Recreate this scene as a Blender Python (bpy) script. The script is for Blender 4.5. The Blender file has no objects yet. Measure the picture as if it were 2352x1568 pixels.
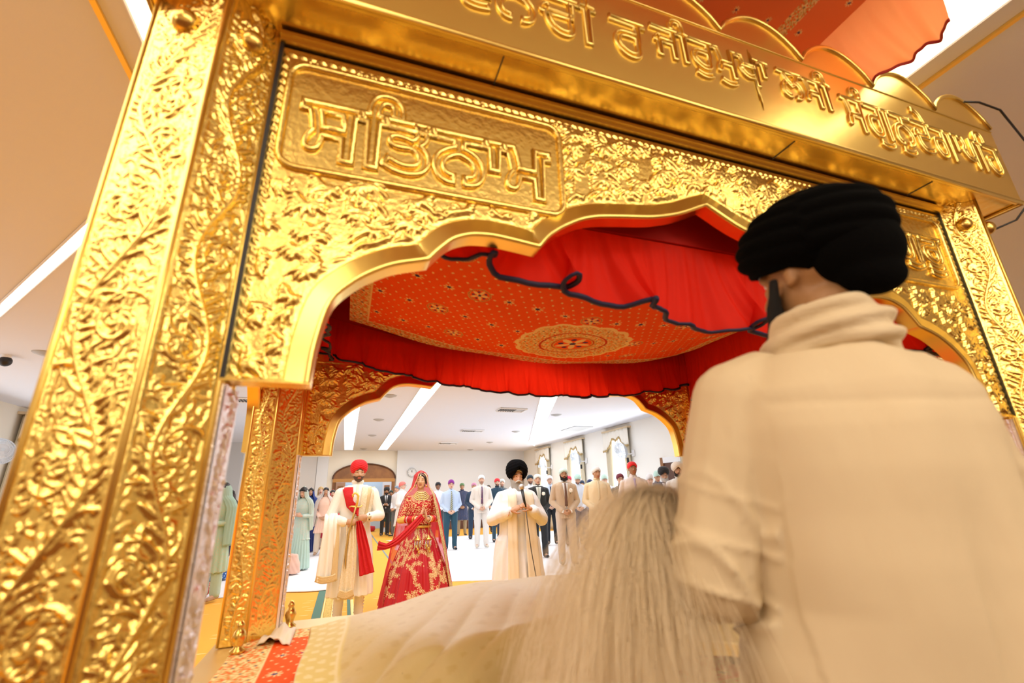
import bpy, bmesh, math, random
import numpy as np
from mathutils import Vector, Matrix, Euler
PI = math.pi
SC = bpy.context.scene
COL = SC.collection
random.seed(7); RNG = np.random.default_rng(7)

# ------------------------------------------------------------------ camera
cam_d = bpy.data.cameras.new('camera'); cam = bpy.data.objects.new('camera', cam_d); COL.objects.link(cam)
cam_d.sensor_width = 36; cam_d.lens = 1050.0 / 2352.0 * 36.0
cam_d.clip_start = 0.02; cam_d.clip_end = 100
_X = Vector((0.94521586, 0.08020846, 0.31643889)); _Y = Vector((-0.32540509, 0.30884771, 0.89371395)); _Z = Vector((-0.02604801, -0.94772343, 0.318028))
right = Vector((_X[0], _Y[0], _Z[0])); up = -Vector((_X[1], _Y[1], _Z[1])); back = -Vector((_X[2], _Y[2], _Z[2]))
cam.matrix_world = Matrix(((right[0], up[0], back[0], 0), (right[1], up[1], back[1], 0), (right[2], up[2], back[2], 1.32), (0, 0, 0, 1)))
cam_d.dof.use_dof = True; cam_d.dof.focus_distance = 6.4; cam_d.dof.aperture_fstop = 2.2
SC.camera = cam
# ------------------------------------------------------------------ world, exposure
w = bpy.data.worlds.new('world'); SC.world = w; w.use_nodes = True
w.node_tree.nodes['Background'].inputs[0].default_value = (0.75, 0.87, 1.0, 1)
w.node_tree.nodes['Background'].inputs[1].default_value = 1.2
SC.view_settings.view_transform = 'Standard'; SC.view_settings.look = 'None'
SC.view_settings.gamma = 1.0; SC.view_settings.use_curve_mapping = False
SC.view_settings.exposure = -0.62
CEIL = 3.27

def lamp(name, loc, size, power, color, rot=(0, 0, 0), size_y=None):
    d = bpy.data.lights.new(name, 'AREA'); d.energy = power; d.color = color
    d.shape = 'RECTANGLE'; d.size = size; d.size_y = size_y or size
    o = bpy.data.objects.new(name, d); COL.objects.link(o); o.location = loc; o.rotation_euler = rot
    return o
# soft light of the hall: the recessed ceiling strips and the tall windows on both long walls
lamp('hall_light', (2.6, 13.5, 3.18), 7.0, 330, (0.86, 0.92, 1.0), (0, 0, 0), 12)
lamp('window_daylight', (7.45, 14.0, 1.7), 9.0, 235, (0.9, 0.95, 1.0), (0, PI / 2, 0), 2.6).rotation_euler = (PI / 2, 0, PI / 2)
lamp('window_daylight_left', (-6.0, 9.5, 1.7), 8.0, 120, (0.92, 0.96, 1.0), (PI / 2, 0, -PI / 2), 2.4)
lamp('warm_downlight', (-2.2, 0.6, 3.15), 2.2, 130, (1.0, 0.84, 0.68), (0, 0, 0), 3.0)
lamp('warm_rear_fill', (1.0, -2.2, 3.0), 3.0, 140, (1.0, 0.84, 0.66), (0.5, 0, 0), 1.6)  # unseen fill added behind the camera to brighten the near end
for _i, (_x, _y, _e) in enumerate(((-2.9, -0.6, 60), (2.6, -1.8, 55))):   # unseen fill lights added behind the camera for gold and near ceiling
    _d = bpy.data.lights.new('added_fill_light', 'POINT'); _d.energy = _e; _d.color = (1.0, 0.85, 0.70); _d.shadow_soft_size = 0.35
    _o = bpy.data.objects.new('added_fill_light', _d); COL.objects.link(_o); _o.location = (_x, _y, 2.2)
lamp('front_light', (1.0, 4.6, 3.18), 4.2, 120, (0.93, 0.96, 1.0), (0, 0, 0), 1.6)

# ------------------------------------------------------------------ materials
def mat(name, col, rough=0.6, metal=0.0, bump=None, emis=None, alpha=1.0, vary=None, sheen=0, attr=None, trans=0.0, spec=None, coords='Object'):
    m = bpy.data.materials.new(name); m.use_nodes = True
    nt = m.node_tree; b = nt.nodes['Principled BSDF']
    b.inputs['Base Color'].default_value = (*col, 1); b.inputs['Roughness'].default_value = rough
    b.inputs['Metallic'].default_value = metal
    if spec is not None: b.inputs['Specular IOR Level'].default_value = spec
    if sheen: b.inputs['Sheen Weight'].default_value = sheen
    if emis: b.inputs['Emission Color'].default_value = (*emis[0], 1); b.inputs['Emission Strength'].default_value = emis[1]
    tc = nt.nodes.new('ShaderNodeTexCoord')
    if bump:
        n = nt.nodes.new('ShaderNodeTexNoise'); n.inputs['Scale'].default_value = bump[0]; n.inputs['Detail'].default_value = 4
        mp = nt.nodes.new('ShaderNodeMapping'); mp.inputs['Scale'].default_value = bump[2] if len(bump) > 2 else (1, 1, 1)
        nt.links.new(tc.outputs[coords], mp.inputs[0]); nt.links.new(mp.outputs[0], n.inputs[0])
        bp = nt.nodes.new('ShaderNodeBump'); bp.inputs['Strength'].default_value = 0.6; bp.inputs['Distance'].default_value = bump[1]
        nt.links.new(n.outputs[0], bp.inputs['Height']); nt.links.new(bp.outputs[0], b.inputs['Normal'])
    if vary:
        n2 = nt.nodes.new('ShaderNodeTexNoise'); n2.inputs['Scale'].default_value = vary[0]; n2.inputs['Detail'].default_value = 5
        nt.links.new(tc.outputs[coords], n2.inputs[0])
        r = nt.nodes.new('ShaderNodeValToRGB'); r.color_ramp.elements[0].position = 0.35; r.color_ramp.elements[1].position = 0.65
        r.color_ramp.elements[0].color = (*vary[1], 1); r.color_ramp.elements[1].color = (*col, 1)
        nt.links.new(n2.outputs[0], r.inputs[0]); nt.links.new(r.outputs[0], b.inputs['Base Color'])
    if attr:
        a = nt.nodes.new('ShaderNodeAttribute'); a.attribute_name = attr
        nt.links.new(a.outputs['Color'], b.inputs['Base Color'])
    if alpha < 1: b.inputs['Alpha'].default_value = alpha
    if trans > 0:      # thin cloth that lets light through
        tr = nt.nodes.new('ShaderNodeBsdfTranslucent'); tr.inputs[0].default_value = (*col, 1)
        mx = nt.nodes.new('ShaderNodeMixShader'); mx.inputs[0].default_value = trans
        out = nt.nodes['Material Output']
        if attr: nt.links.new(a.outputs['Color'], tr.inputs[0])
        nt.links.new(b.outputs[0], mx.inputs[1]); nt.links.new(tr.outputs[0], mx.inputs[2]); nt.links.new(mx.outputs[0], out.inputs['Surface'])
    return m
_mc = {}
def cloth(c, **k):
    key = (tuple(c), tuple(sorted(k.items())))
    if key not in _mc: _mc[key] = mat('cloth', c, 0.8, bump=(18, 0.006), sheen=0.2, **k)
    return _mc[key]
def skin(c):
    key = ('s', tuple(c))
    if key not in _mc: _mc[key] = mat('skin', c, 0.5, bump=(60, 0.001))
    return _mc[key]
GOLD = mat('gold_sheet', (0.98, 0.71, 0.19), 0.24, 1.0, bump=(14, 0.0025))
GOLDR = mat('gold_relief', (1.0, 0.75, 0.22), 0.27, 1.0, bump=(55, 0.003))
GOLDP = mat('gold_plain_bright', (1.0, 0.75, 0.22), 0.3, 1.0, bump=(8, 0.002))
SILV = mat('silver_relief', (0.95, 0.88, 0.85), 0.38, 0.75, bump=(70, 0.004))
BRASS = mat('brass', (0.8, 0.55, 0.15), 0.25, 1.0)
STEEL = mat('steel', (0.75, 0.75, 0.75), 0.25, 1.0)
WALLW = mat('wall_paint_white', (0.78, 0.80, 0.82), 0.7, bump=(300, 0.0004))
WALLT = mat('wall_paint_cream', (0.84, 0.78, 0.66), 0.7, bump=(300, 0.0004))
WALLB = mat('wall_paint_bright_cream', (0.92, 0.90, 0.84), 0.7, bump=(300, 0.0004))
WALLG = mat('wall_paint_grey', (0.62, 0.60, 0.58), 0.7, bump=(300, 0.0004))
CEILM = mat('ceiling_paint', (0.76, 0.77, 0.83), 0.75, bump=(200, 0.0004))
WHITE = mat('white_paint', (0.85, 0.85, 0.85), 0.5)
BLACK = mat('black_plastic', (0.015, 0.015, 0.018), 0.4)
DKGREY = mat('dark_grille', (0.08, 0.08, 0.08), 0.6)
VENTM = mat('vent_grey', (0.42, 0.42, 0.42), 0.5)
WOOD = mat('brown_wood', (0.33, 0.14, 0.04), 0.45, bump=(6, 0.001, (1, 1, 14)), vary=(3, (0.22, 0.09, 0.03)))
WOODD = mat('dark_wood', (0.13, 0.05, 0.025), 0.5, vary=(3, (0.08, 0.03, 0.015)))
STRIPW = mat('strip_light_white', (1, 1, 1), 0.5, emis=((1.0, 0.98, 0.94), 7.0))
STRIPN = mat('strip_light_warm', (1, 1, 1), 0.5, emis=((1.0, 0.86, 0.62), 7.0))
PANE = mat('daylit_pane', (1, 1, 1), 0.3, emis=((0.86, 0.93, 1.0), 3.2))
CURT = mat('cream_curtain', (0.88, 0.80, 0.62), 0.8, bump=(30, 0.003, (1, 1, 0.1)), trans=0.3)
VAL = mat('valance_gold_beige', (0.72, 0.58, 0.38), 0.6, bump=(30, 0.004))
FRINGE = mat('brown_gold_fringe', (0.50, 0.35, 0.15), 0.7, bump=(90, 0.006))
SHEETM = mat('white_sheet', (0.85, 0.85, 0.87), 0.85, bump=(5, 0.02, (1, 3, 1)))
REDC = mat('red_lining', (0.62, 0.012, 0.004), 0.75, bump=(16, 0.004), trans=0.25)
REDR = mat('red_ruffle', (0.85, 0.025, 0.006), 0.7, bump=(20, 0.004), trans=0.6)
NAVY = mat('navy_trim', (0.012, 0.012, 0.06), 0.6)
ORNG = mat('orange_canopy', (0.95, 0.22, 0.06), 0.7, bump=(20, 0.003), trans=0.4)
ORNR = mat('orange_ruffle', (1.0, 0.38, 0.16), 0.7, bump=(24, 0.006), trans=0.6)
DRED = mat('dark_red_trim', (0.35, 0.01, 0.01), 0.6)
GREEN = mat('green_stripe', (0.10, 0.22, 0.17), 0.9)
CREAM = mat('cream_satin', (0.86, 0.72, 0.44), 0.55, bump=(25, 0.004), vary=(14, (0.80, 0.64, 0.36)), sheen=0.3)
GOLDC = mat('gold_thread', (0.85, 0.62, 0.16), 0.35, 0.6, bump=(90, 0.004))
EYEW = mat('eye_white', (0.8, 0.78, 0.75), 0.3); EYEB = mat('eye_iris', (0.02, 0.012, 0.008), 0.2)
HAIRB = mat('black_hair', (0.012, 0.009, 0.008), 0.5, bump=(120, 0.003, (1, 1, 0.2)))
LIP = mat('lips', (0.45, 0.13, 0.09), 0.5)
PATT = mat('embroidered_cloth', (1, 1, 1), 0.85, spec=.2, attr='pat', bump=(120, 0.002), trans=0.12)
PATM = mat('embroidered_gold_cloth', (1, 1, 1), 0.85, attr='pat', bump=(120, 0.003), spec=.2)

# ------------------------------------------------------------------ object helpers
def link(o, parent=None):
    COL.objects.link(o)
    if parent is not None: o.parent = parent
    return o
def tag(o, label, cat, group=None):
    o['label'] = label; o['category'] = cat
    if group: o['group'] = group
    return o
def thing(name, label, cat, loc=(0, 0, 0), rz=0.0, group=None):
    o = bpy.data.objects.new(name, None); o.empty_display_size = 0.1; link(o)
    o.location = loc; o.rotation_euler = (0, 0, rz)
    return tag(o, label, cat, group)
def obj(name, me, m, parent=None, smooth=False, label=None):
    if isinstance(me, bmesh.types.BMesh):
        d = bpy.data.meshes.new(name); bmesh.ops.recalc_face_normals(me, faces=me.faces[:]); me.to_mesh(d); me.free(); me = d
    o = bpy.data.objects.new(name, me)
    ms = m if isinstance(m, (list, tuple)) else [m]
    if not me.materials:
        for x in ms: me.materials.append(x)
    if smooth: me.polygons.foreach_set('use_smooth', [True] * len(me.polygons))
    link(o, parent)
    if label: o['label'] = label
    return o
def struct(name, bm, m, parent=None, smooth=False):
    o = obj(name, bm, m, parent, smooth)
    if parent is None: o['kind'] = 'structure'
    return o
def BM(): return bmesh.new()
def box(bm, a, b, mi=0):
    v = [bm.verts.new((x, y, z)) for z in (a[2], b[2]) for x, y in ((a[0], a[1]), (b[0], a[1]), (b[0], b[1]), (a[0], b[1]))]
    for f in ((3, 2, 1, 0), (4, 5, 6, 7), (0, 1, 5, 4), (1, 2, 6, 5), (2, 3, 7, 6), (3, 0, 4, 7)):
        fc = bm.faces.new([v[i] for i in f]); fc.material_index = mi
    return bm
def boxm(a, b): return box(BM(), a, b)
def prism(bm, pts, z0, z1):
    lo = [bm.verts.new((x, y, z0)) for x, y in pts]; hi = [bm.verts.new((x, y, z1)) for x, y in pts]
    n = len(pts); bm.faces.new(lo[::-1]); bm.faces.new(hi)
    for i in range(n): bm.faces.new((lo[i], lo[(i + 1) % n], hi[(i + 1) % n], hi[i]))
    return bm
def frame_at(d):
    d = d.normalized(); a = Vector((0, 0, 1)) if abs(d.z) < 0.9 else Vector((1, 0, 0))
    u = d.cross(a).normalized(); return u, d.cross(u).normalized()
def tube(bm, pts, r, n=8, closed=False, flat=1.0):
    pts = [Vector(p) for p in pts]; N = len(pts); rs = r if isinstance(r, (list, tuple)) else [r] * N
    rings = []; u = None
    for i, p in enumerate(pts):
        d = (pts[(i + 1) % N] - pts[i - 1]) if (closed or 0 < i < N - 1) else (pts[1] - pts[0] if i == 0 else pts[-1] - pts[-2])
        if d.length < 1e-9: d = Vector((0, 0, 1))
        d.normalize()
        if u is None: u, v = frame_at(d)
        else:
            u = (u - d * u.dot(d))
            u = u.normalized() if u.length > 1e-6 else frame_at(d)[0]
            v = d.cross(u)
        rings.append([bm.verts.new(p + u * (math.cos(2 * PI * k / n) * rs[i]) + v * (math.sin(2 * PI * k / n) * rs[i] * flat)) for k in range(n)])
    M = N if closed else N - 1
    for i in range(M):
        a, b = rings[i], rings[(i + 1) % N]
        for k in range(n): bm.faces.new((a[k], a[(k + 1) % n], b[(k + 1) % n], b[k]))
    if not closed: bm.faces.new(rings[0][::-1]); bm.faces.new(rings[-1])
    return bm
def lathe(bm, prof, c=(0, 0, 0), n=20, axis='z'):
    rings = []
    for r, h in prof:
        ring = []
        for k in range(n):
            a = 2 * PI * k / n; p = (r * math.cos(a), r * math.sin(a), h)
            if axis == 'y': p = (p[0], p[2], p[1])
            if axis == 'x': p = (p[2], p[0], p[1])
            ring.append(bm.verts.new((c[0] + p[0], c[1] + p[1], c[2] + p[2])))
        rings.append(ring)
    for a, b in zip(rings[:-1], rings[1:]):
        for k in range(n): bm.faces.new((a[k], a[(k + 1) % n], b[(k + 1) % n], b[k]))
    bm.faces.new(rings[0][::-1]); bm.faces.new(rings[-1])
    return bm
def gridmesh(name, P, colors=None, keep=None, close_u=False):
    """P: (ny,nx,3) array of points; colours per vertex; keep: (ny-1,nx-1) mask"""
    ny, nx = P.shape[:2]
    idx = np.arange(ny * nx).reshape(ny, nx)
    if close_u: idx = np.concatenate([idx, idx[:, :1]], 1)
    q = np.stack([idx[:-1, :-1], idx[:-1, 1:], idx[1:, 1:], idx[1:, :-1]], -1)
    if keep is not None: q = q[keep]
    q = q.reshape(-1, 4)
    me = bpy.data.meshes.new(name)
    me.vertices.add(ny * nx); me.vertices.foreach_set('co', P.reshape(-1).astype(np.float32))
    me.loops.add(len(q) * 4); me.loops.foreach_set('vertex_index', q.reshape(-1).astype(np.int32))
    me.polygons.add(len(q)); me.polygons.foreach_set('loop_start', np.arange(0, len(q) * 4, 4, dtype=np.int32))
    me.update(calc_edges=True)
    if colors is not None:
        at = me.color_attributes.new('pat', 'FLOAT_COLOR', 'POINT')
        c = np.ones((ny * nx, 4), np.float32); c[:, :3] = colors.reshape(-1, 3)
        at.data.foreach_set('color', c.reshape(-1))
    return me
def solid(o, t, off=0.0):
    m = o.modifiers.new('thickness', 'SOLIDIFY'); m.thickness = t; m.offset = off; return o
def wob(P, f, amp, seed=0):
    """cheap smooth noise in numpy"""
    r = np.random.default_rng(seed); out = np.zeros(P.shape[:-1])
    for k in range(6):
        d = r.normal(size=3) * f * (1 + 0.35 * k); out += np.sin(P @ d + r.uniform(0, 6.28)) / (1 + 0.4 * k)
    return out * amp / 2.2

# ------------------------------------------------------------------ blobs: continuous surfaces grown from tapered forms
class Blob:
    def __init__(s): s.bm = BM()
    def ball(s, c, r, sc=(1, 1, 1), rot=None):
        M = Matrix.Translation(c) @ (rot.to_matrix().to_4x4() if rot else Matrix.Identity(4)) @ Matrix.Diagonal((r * sc[0], r * sc[1], r * sc[2], 1))
        bmesh.ops.create_icosphere(s.bm, subdivisions=3, radius=1, matrix=M); return s
    def cap(s, p0, p1, r0, r1, flat=None, n=14):
        p0 = Vector(p0); p1 = Vector(p1); d = p1 - p0; L = max(d.length, 1e-5); d = d / L
        if flat is None: u, v = frame_at(d); fu = fv = 1
        else:           # flat = (normal vector, factor): squash along the normal
            v = Vector(flat[0]); v = (v - d * v.dot(d)).normalized(); u = d.cross(v); fu, fv = 1, flat[1]
        prof = [(math.sin(a) * r0, -math.cos(a) * r0) for a in (0.35, 0.8, 1.25)] + [(r0, 0), ((r0 + r1) / 2, L / 2), (r1, L)] + [(math.cos(a) * r1, L + math.sin(a) * r1) for a in (0.35, 0.8, 1.25)]
        rings = [[s.bm.verts.new(p0 + d * h + u * (math.cos(2 * PI * k / n) * r * fu) + v * (math.sin(2 * PI * k / n) * r * fv)) for k in range(n)] for r, h in prof]
        for a, b in zip(rings[:-1], rings[1:]):
            for k in range(n): s.bm.faces.new((a[k], a[(k + 1) % n], b[(k + 1) % n], b[k]))
        s.bm.faces.new(rings[0][::-1]); s.bm.faces.new(rings[-1]); return s
    def chain(s, pts, rs, flat=None):
        for i in range(len(pts) - 1): s.cap(pts[i], pts[i + 1], rs[i], rs[i + 1], flat)
        return s
    def loft(s, rings, n=28, p=2.0):
        R = []
        for (x, y, z, rx, ry) in rings:
            ring = []
            for k in range(n):
                a = 2 * PI * k / n; c, q = math.cos(a), math.sin(a)
                ring.append(s.bm.verts.new((x + rx * math.copysign(abs(c) ** (2 / p), c), y + ry * math.copysign(abs(q) ** (2 / p), q), z)))
            R.append(ring)
        for a, b in zip(R[:-1], R[1:]):
            for k in range(n): s.bm.faces.new((a[k], a[(k + 1) % n], b[(k + 1) % n], b[k]))
        s.bm.faces.new(R[0][::-1]); s.bm.faces.new(R[-1]); return s
    def build(s, name, m, parent=None, vox=0.008, smooth=3, post=None, scale=1.0, label=None, matfn=None):
        bmesh.ops.recalc_face_normals(s.bm, faces=s.bm.faces[:])
        me = bpy.data.meshes.new('tmp'); s.bm.to_mesh(me); s.bm.free()
        to = bpy.data.objects.new('tmp', me); COL.objects.link(to)
        r = to.modifiers.new('r', 'REMESH'); r.mode = 'VOXEL'; r.voxel_size = vox; r.use_smooth_shade = True
        if smooth: q = to.modifiers.new('s', 'SMOOTH'); q.factor = 0.5; q.iterations = smooth
        dg = bpy.context.evaluated_depsgraph_get(); ev = to.evaluated_get(dg)
        nm = bpy.data.meshes.new_from_object(ev, depsgraph=dg); nm.name = name
        bpy.data.objects.remove(to); bpy.data.meshes.remove(me)
        N = len(nm.vertices); P = np.empty(N * 3, np.float32); nm.vertices.foreach_get('co', P); P = P.reshape(-1, 3).astype(float)
        if post:
            Nn = np.empty(N * 3, np.float32); nm.vertices.foreach_get('normal', Nn); P = post(P, Nn.reshape(-1, 3).astype(float))
        if matfn:
            F = len(nm.polygons); cc = np.empty(F * 3, np.float32); nm.polygons.foreach_get('center', cc)
            mi = matfn(cc.reshape(-1, 3)).astype(np.int32)
        nm.vertices.foreach_set('co', (P * scale).reshape(-1).astype(np.float32))
        nm.materials.clear()
        for x in (m if isinstance(m, (list, tuple)) else [m]): nm.materials.append(x)
        if matfn: nm.polygons.foreach_set('material_index', mi)
        nm.polygons.foreach_set('use_smooth', [True] * len(nm.polygons)); nm.update()
        o = bpy.data.objects.new(name, nm); link(o, parent)
        if label: o['label'] = label
        return o
# ================================================================== the hall
XR, XL, YB, YF = 7.8, -6.36, 20.9, -3.6
bm = BM(); box(bm, (XL - .2, YF - .2, -0.1), (XR + .2, YB + 3.2, 0))
CARP = bpy.data.materials.new('yellow_carpet'); CARP.use_nodes = True
nt = CARP.node_tree; b = nt.nodes['Principled BSDF']; b.inputs['Roughness'].default_value = 0.85
tc = nt.nodes.new('ShaderNodeTexCoord'); mp = nt.nodes.new('ShaderNodeMapping'); mp.inputs['Scale'].default_value = (2.6, 5.2, 1)
nt.links.new(tc.outputs['Object'], mp.inputs[0])
br = nt.nodes.new('ShaderNodeTexBrick'); br.offset = 0.5; br.inputs['Color1'].default_value = (0.93, 0.50, 0.045, 1); br.inputs['Color2'].default_value = (0.93, 0.50, 0.045, 1)
br.inputs['Mortar'].default_value = (0.93, 0.50, 0.045, 1)
vo = nt.nodes.new('ShaderNodeTexVoronoi'); vo.inputs['Scale'].default_value = 2.4; vo.inputs['Randomness'].default_value = 0.35
mp2 = nt.nodes.new('ShaderNodeMapping'); mp2.inputs['Scale'].default_value = (1.0, 3.2, 1)
nt.links.new(tc.outputs['Object'], mp2.inputs[0]); nt.links.new(mp2.outputs[0], vo.inputs[0])
lt = nt.nodes.new('ShaderNodeMath'); lt.operation = 'LESS_THAN'; lt.inputs[1].default_value = 0.13; nt.links.new(vo.outputs['Distance'], lt.inputs[0])
mxc = nt.nodes.new('ShaderNodeMix'); mxc.data_type = 'RGBA'; mxc.inputs[6].default_value = (0.90, 0.44, 0.04, 1); mxc.inputs[7].default_value = (0.95, 0.62, 0.22, 1)
nt.links.new(lt.outputs[0], mxc.inputs[0]); nt.links.new(mxc.outputs[2], b.inputs['Base Color'])
nt.nodes.remove(br); nt.nodes.remove(mp)
struct('floor', bm, CARP)
# ceiling with recessed light troughs standing as shallow boxes
struct('ceiling', boxm((XL - .2, YF - .2, CEIL), (XR + .2, YB + .2, CEIL + .1)), CEILM)
# back wall: left bay with the arched doorway, pilaster, white bay
ax0, ax1, az = -0.42, 1.78, 2.04
bm = BM()
box(bm, (-1.14, YB, 0), (ax0, YB + .15, CEIL)); box(bm, (ax1, YB, 0), (1.97, YB + .15, CEIL)); box(bm, (ax0, YB, az), (ax1, YB + .15, CEIL))
struct('wall_back', bm, WALLT)
struct('wall_back_right', boxm((1.97, YB - .12, 0), (XR, YB + .15, CEIL)), WALLW)
struct('trim_1', boxm((-1.2, YB - .14, 0), (-0.78, YB - .005, CEIL)), WALLW)
bm = BM(); prism(bm, [(-1.2, YB - .1), (-3.4, 18.05), (-3.55, 18.12), (-1.3, YB + .02)], 0, CEIL); struct('wall_back_left', bm, WALLG)
struct('wall_side_recess', boxm((XL, 18.05, 0), (-3.4, 18.2, CEIL)), WALLG)
struct('baseboard_back', boxm((2.0, YB - .16, 0), (XR, YB - .125, 0.34)), WOODD)
struct('wall_right', boxm((XR, YF, 0), (XR + .15, YB, CEIL)), WALLB)
struct('wall_left', boxm((XL - .15, YF, 0), (XL, YB, CEIL)), WALLT)
struct('wall_front', boxm((XL, YF - .15, 0), (XR, YF, CEIL)), WALLT)
# lobby beyond the doors
bm = BM(); box(bm, (-1.5, YB + 3, 0), (3, YB + 3.1, CEIL)); box(bm, (-1.6, YB + .15, 0), (-1.5, YB + 3, CEIL)); box(bm, (3, YB + .15, 0), (3.1, YB + 3, CEIL)); box(bm, (-1.5, YB + .15, CEIL), (3, YB + 3, CEIL + .1))
struct('wall_lobby', bm, mat('lobby_paint', (0.55, 0.66, 0.80), 0.7))
lamp('lobby_light', (0.7, YB + 1.6, 3.2), 1.8, 90, (0.85, 0.93, 1.0))
# arched wooden tympanum and door frame
bm = BM(); n = 28; pts = []
cxa, hw = (ax0 + ax1) / 2, (ax1 - ax0) / 2 + .14
for i in range(n + 1):
    a = PI * i / n; pts.append((cxa - hw * math.cos(a), az + 0.08 + 0.60 * math.sin(a) ** 0.9))
lo = [bm.verts.new((x, YB - .06, z)) for x, z in pts]; hi = [bm.verts.new((x, YB - .001, z)) for x, z in pts]
bm.faces.new(lo); bm.faces.new(hi[::-1])
for i in range(n + 1): j = (i + 1) % (n + 1); bm.faces.new((lo[i], lo[j], hi[j], hi[i]))
dr = thing('double_door', 'arched brown wooden double door standing open in the back wall', 'door', (0, 0, 0)); dr['kind'] = 'structure'; dr.name = 'door_1'
obj('arch_panel', bm, WOOD, dr)
bm = BM(); tube(bm, [(x, YB - .07, z) for x, z in pts], 0.035, 6); obj('arch_moulding', bm, WOODD, dr)
obj('lintel', boxm((ax0 - .14, YB - .08, az - .05), (ax1 + .14, YB - .0, az + .09)), mat('orange_wood', (0.50, 0.24, 0.06), 0.4), dr)
for x in (ax0 - .14, ax1): obj('door_post', boxm((x, YB - .05, 0), (x + .14, YB + .0, az - .04)), WOOD, dr)
def leaf(x, sx, m):
    t = obj('door_leaf', boxm((x, YB - .42, 0.02), (x + .05 * sx, YB - .06, az - .06)) if False else boxm((min(x, x + .36 * sx), YB - .13, 0.02), (max(x, x + .36 * sx), YB - .09, az - .06)), m, dr)
    for z0, z1 in ((0.2, 0.9), (1.05, 1.85)):
        bm = BM(); a, c = sorted((x + .07 * sx, x + .29 * sx)); box(bm, (a, YB - .15, z0), (c, YB - .131, z1)); obj('door_moulding', bm, WOOD, t)
leaf(ax0 + .0, 1, mat('door_wood_pale', (0.40, 0.24, 0.16), 0.5)); leaf(ax1, -1, mat('door_white_blue', (0.62, 0.66, 0.76), 0.5))
# red cushion and box in the lobby
t = tag(obj('floor_cushion', lathe(BM(), [(0.02, 0), (0.22, 0.01), (0.26, .1), (0.24, .2), (0.05, 0.23)], (1.05, YB + 1.0, 0)), cloth((0.6, 0.01, 0.02)), smooth=True), 'red cushion on the floor seen through the open doorway', 'cushion')
# wall clock
t = thing('wall_clock', 'round white wall clock on the back wall, behind the bride', 'clock', (2.61, YB - .16, 2.35))
obj('clock_face', lathe(BM(), [(0.001, -.012), (0.17, -.012), (0.17, .03), (0.001, .03)], axis='y', n=32), mat('clock_face', (0.78, 0.8, 0.8), 0.5), t)
obj('clock_rim', tube(BM(), [(0.18 * math.cos(a), -.01, 0.18 * math.sin(a)) for a in np.linspace(0, 2 * PI, 33)[:-1]], 0.014, 6, True), mat('clock_rim', (0.45, 0.47, 0.48), 0.4), t)
for a, L in ((PI / 2, 0.12), (PI / 2 + .35, 0.08)): obj('clock_hand', tube(BM(), [(0, -.02, 0), (L * math.cos(a), -.02, L * math.sin(a))], 0.006, 5), BLACK, t)
for k in range(12):
    a = PI * k / 6; bm = tube(BM(), [(0.13 * math.cos(a), -.016, 0.13 * math.sin(a)), (0.155 * math.cos(a), -.016, 0.155 * math.sin(a))], 0.005, 5); obj('hour_mark', bm, BLACK, t)

# ceiling strips
def strip(i, a0, a1, b0, b1, m, label):
    """quad in the ceiling: near edge a0-a1, far edge b0-b1"""
    bm = BM(); v = [bm.verts.new((*p, CEIL - .012)) for p in (a0, a1, b1, b0)]; v2 = [bm.verts.new((p[0], p[1], CEIL + .02)) for p in (a0, a1, b1, b0)]
    bm.faces.new(v); bm.faces.new(v2[::-1])
    for k in range(4): bm.faces.new((v[k], v[(k + 1) % 4], v2[(k + 1) % 4], v2[k]))
    t = thing('ceiling_light', label, 'light')
    obj('diffuser', bm, m, t)
    bm = BM(); q = [(*p, CEIL - .006) for p in (a0, a1, b1, b0)]; tube(bm, q, 0.012, 4, True); obj('light_frame', bm, WHITE, t)
strip(1, (-0.19, 3.4), (0.15, 3.4), (-0.21, 20.4), (0.12, 20.4), STRIPW, 'long white ceiling light strip left of the others, above the groom')
strip(2, (1.17, 4.0), (1.48, 4.0), (1.13, 20.3), (1.48, 20.3), STRIPW, 'long white ceiling light strip in the middle, running to the doorway')
strip(3, (3.05, 6.9), (3.45, 6.9), (6.6, 17.0), (7.4, 18.4), STRIPW, 'slanting white ceiling light strip nearest the right hand windows')
strip(4, (-1.75, 3.45), (-1.95, 3.85), (-3.4, 5.6), (-3.75, 6.2), STRIPW, 'diagonal white ceiling light strip behind the left gold pillar')
strip(5, (-0.78, -3.0), (-1.005, -3.0), (-0.78, 2.35), (-1.01, 2.35), STRIPN, 'narrow white ceiling light strip above the top of the left gold pillar')
strip(6, (2.13, -3.0), (2.50, -3.0), (2.13, 2.2), (2.50, 2.2), STRIPN, 'broad white ceiling light strip beside the orange hanging canopy')
for x, lab in ((-1.13, 'left'), (2.64, 'right')):
    tag(obj('ceiling_moulding', boxm((x - .012 if x > 0 else x - .012, -3.5, CEIL - .015), (x + .012 if x > 0 else x + .012, 6, CEIL - .001)), GOLDP), f'thin gold moulding line on the ceiling at the {lab} of the gold canopy', 'moulding')
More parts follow.
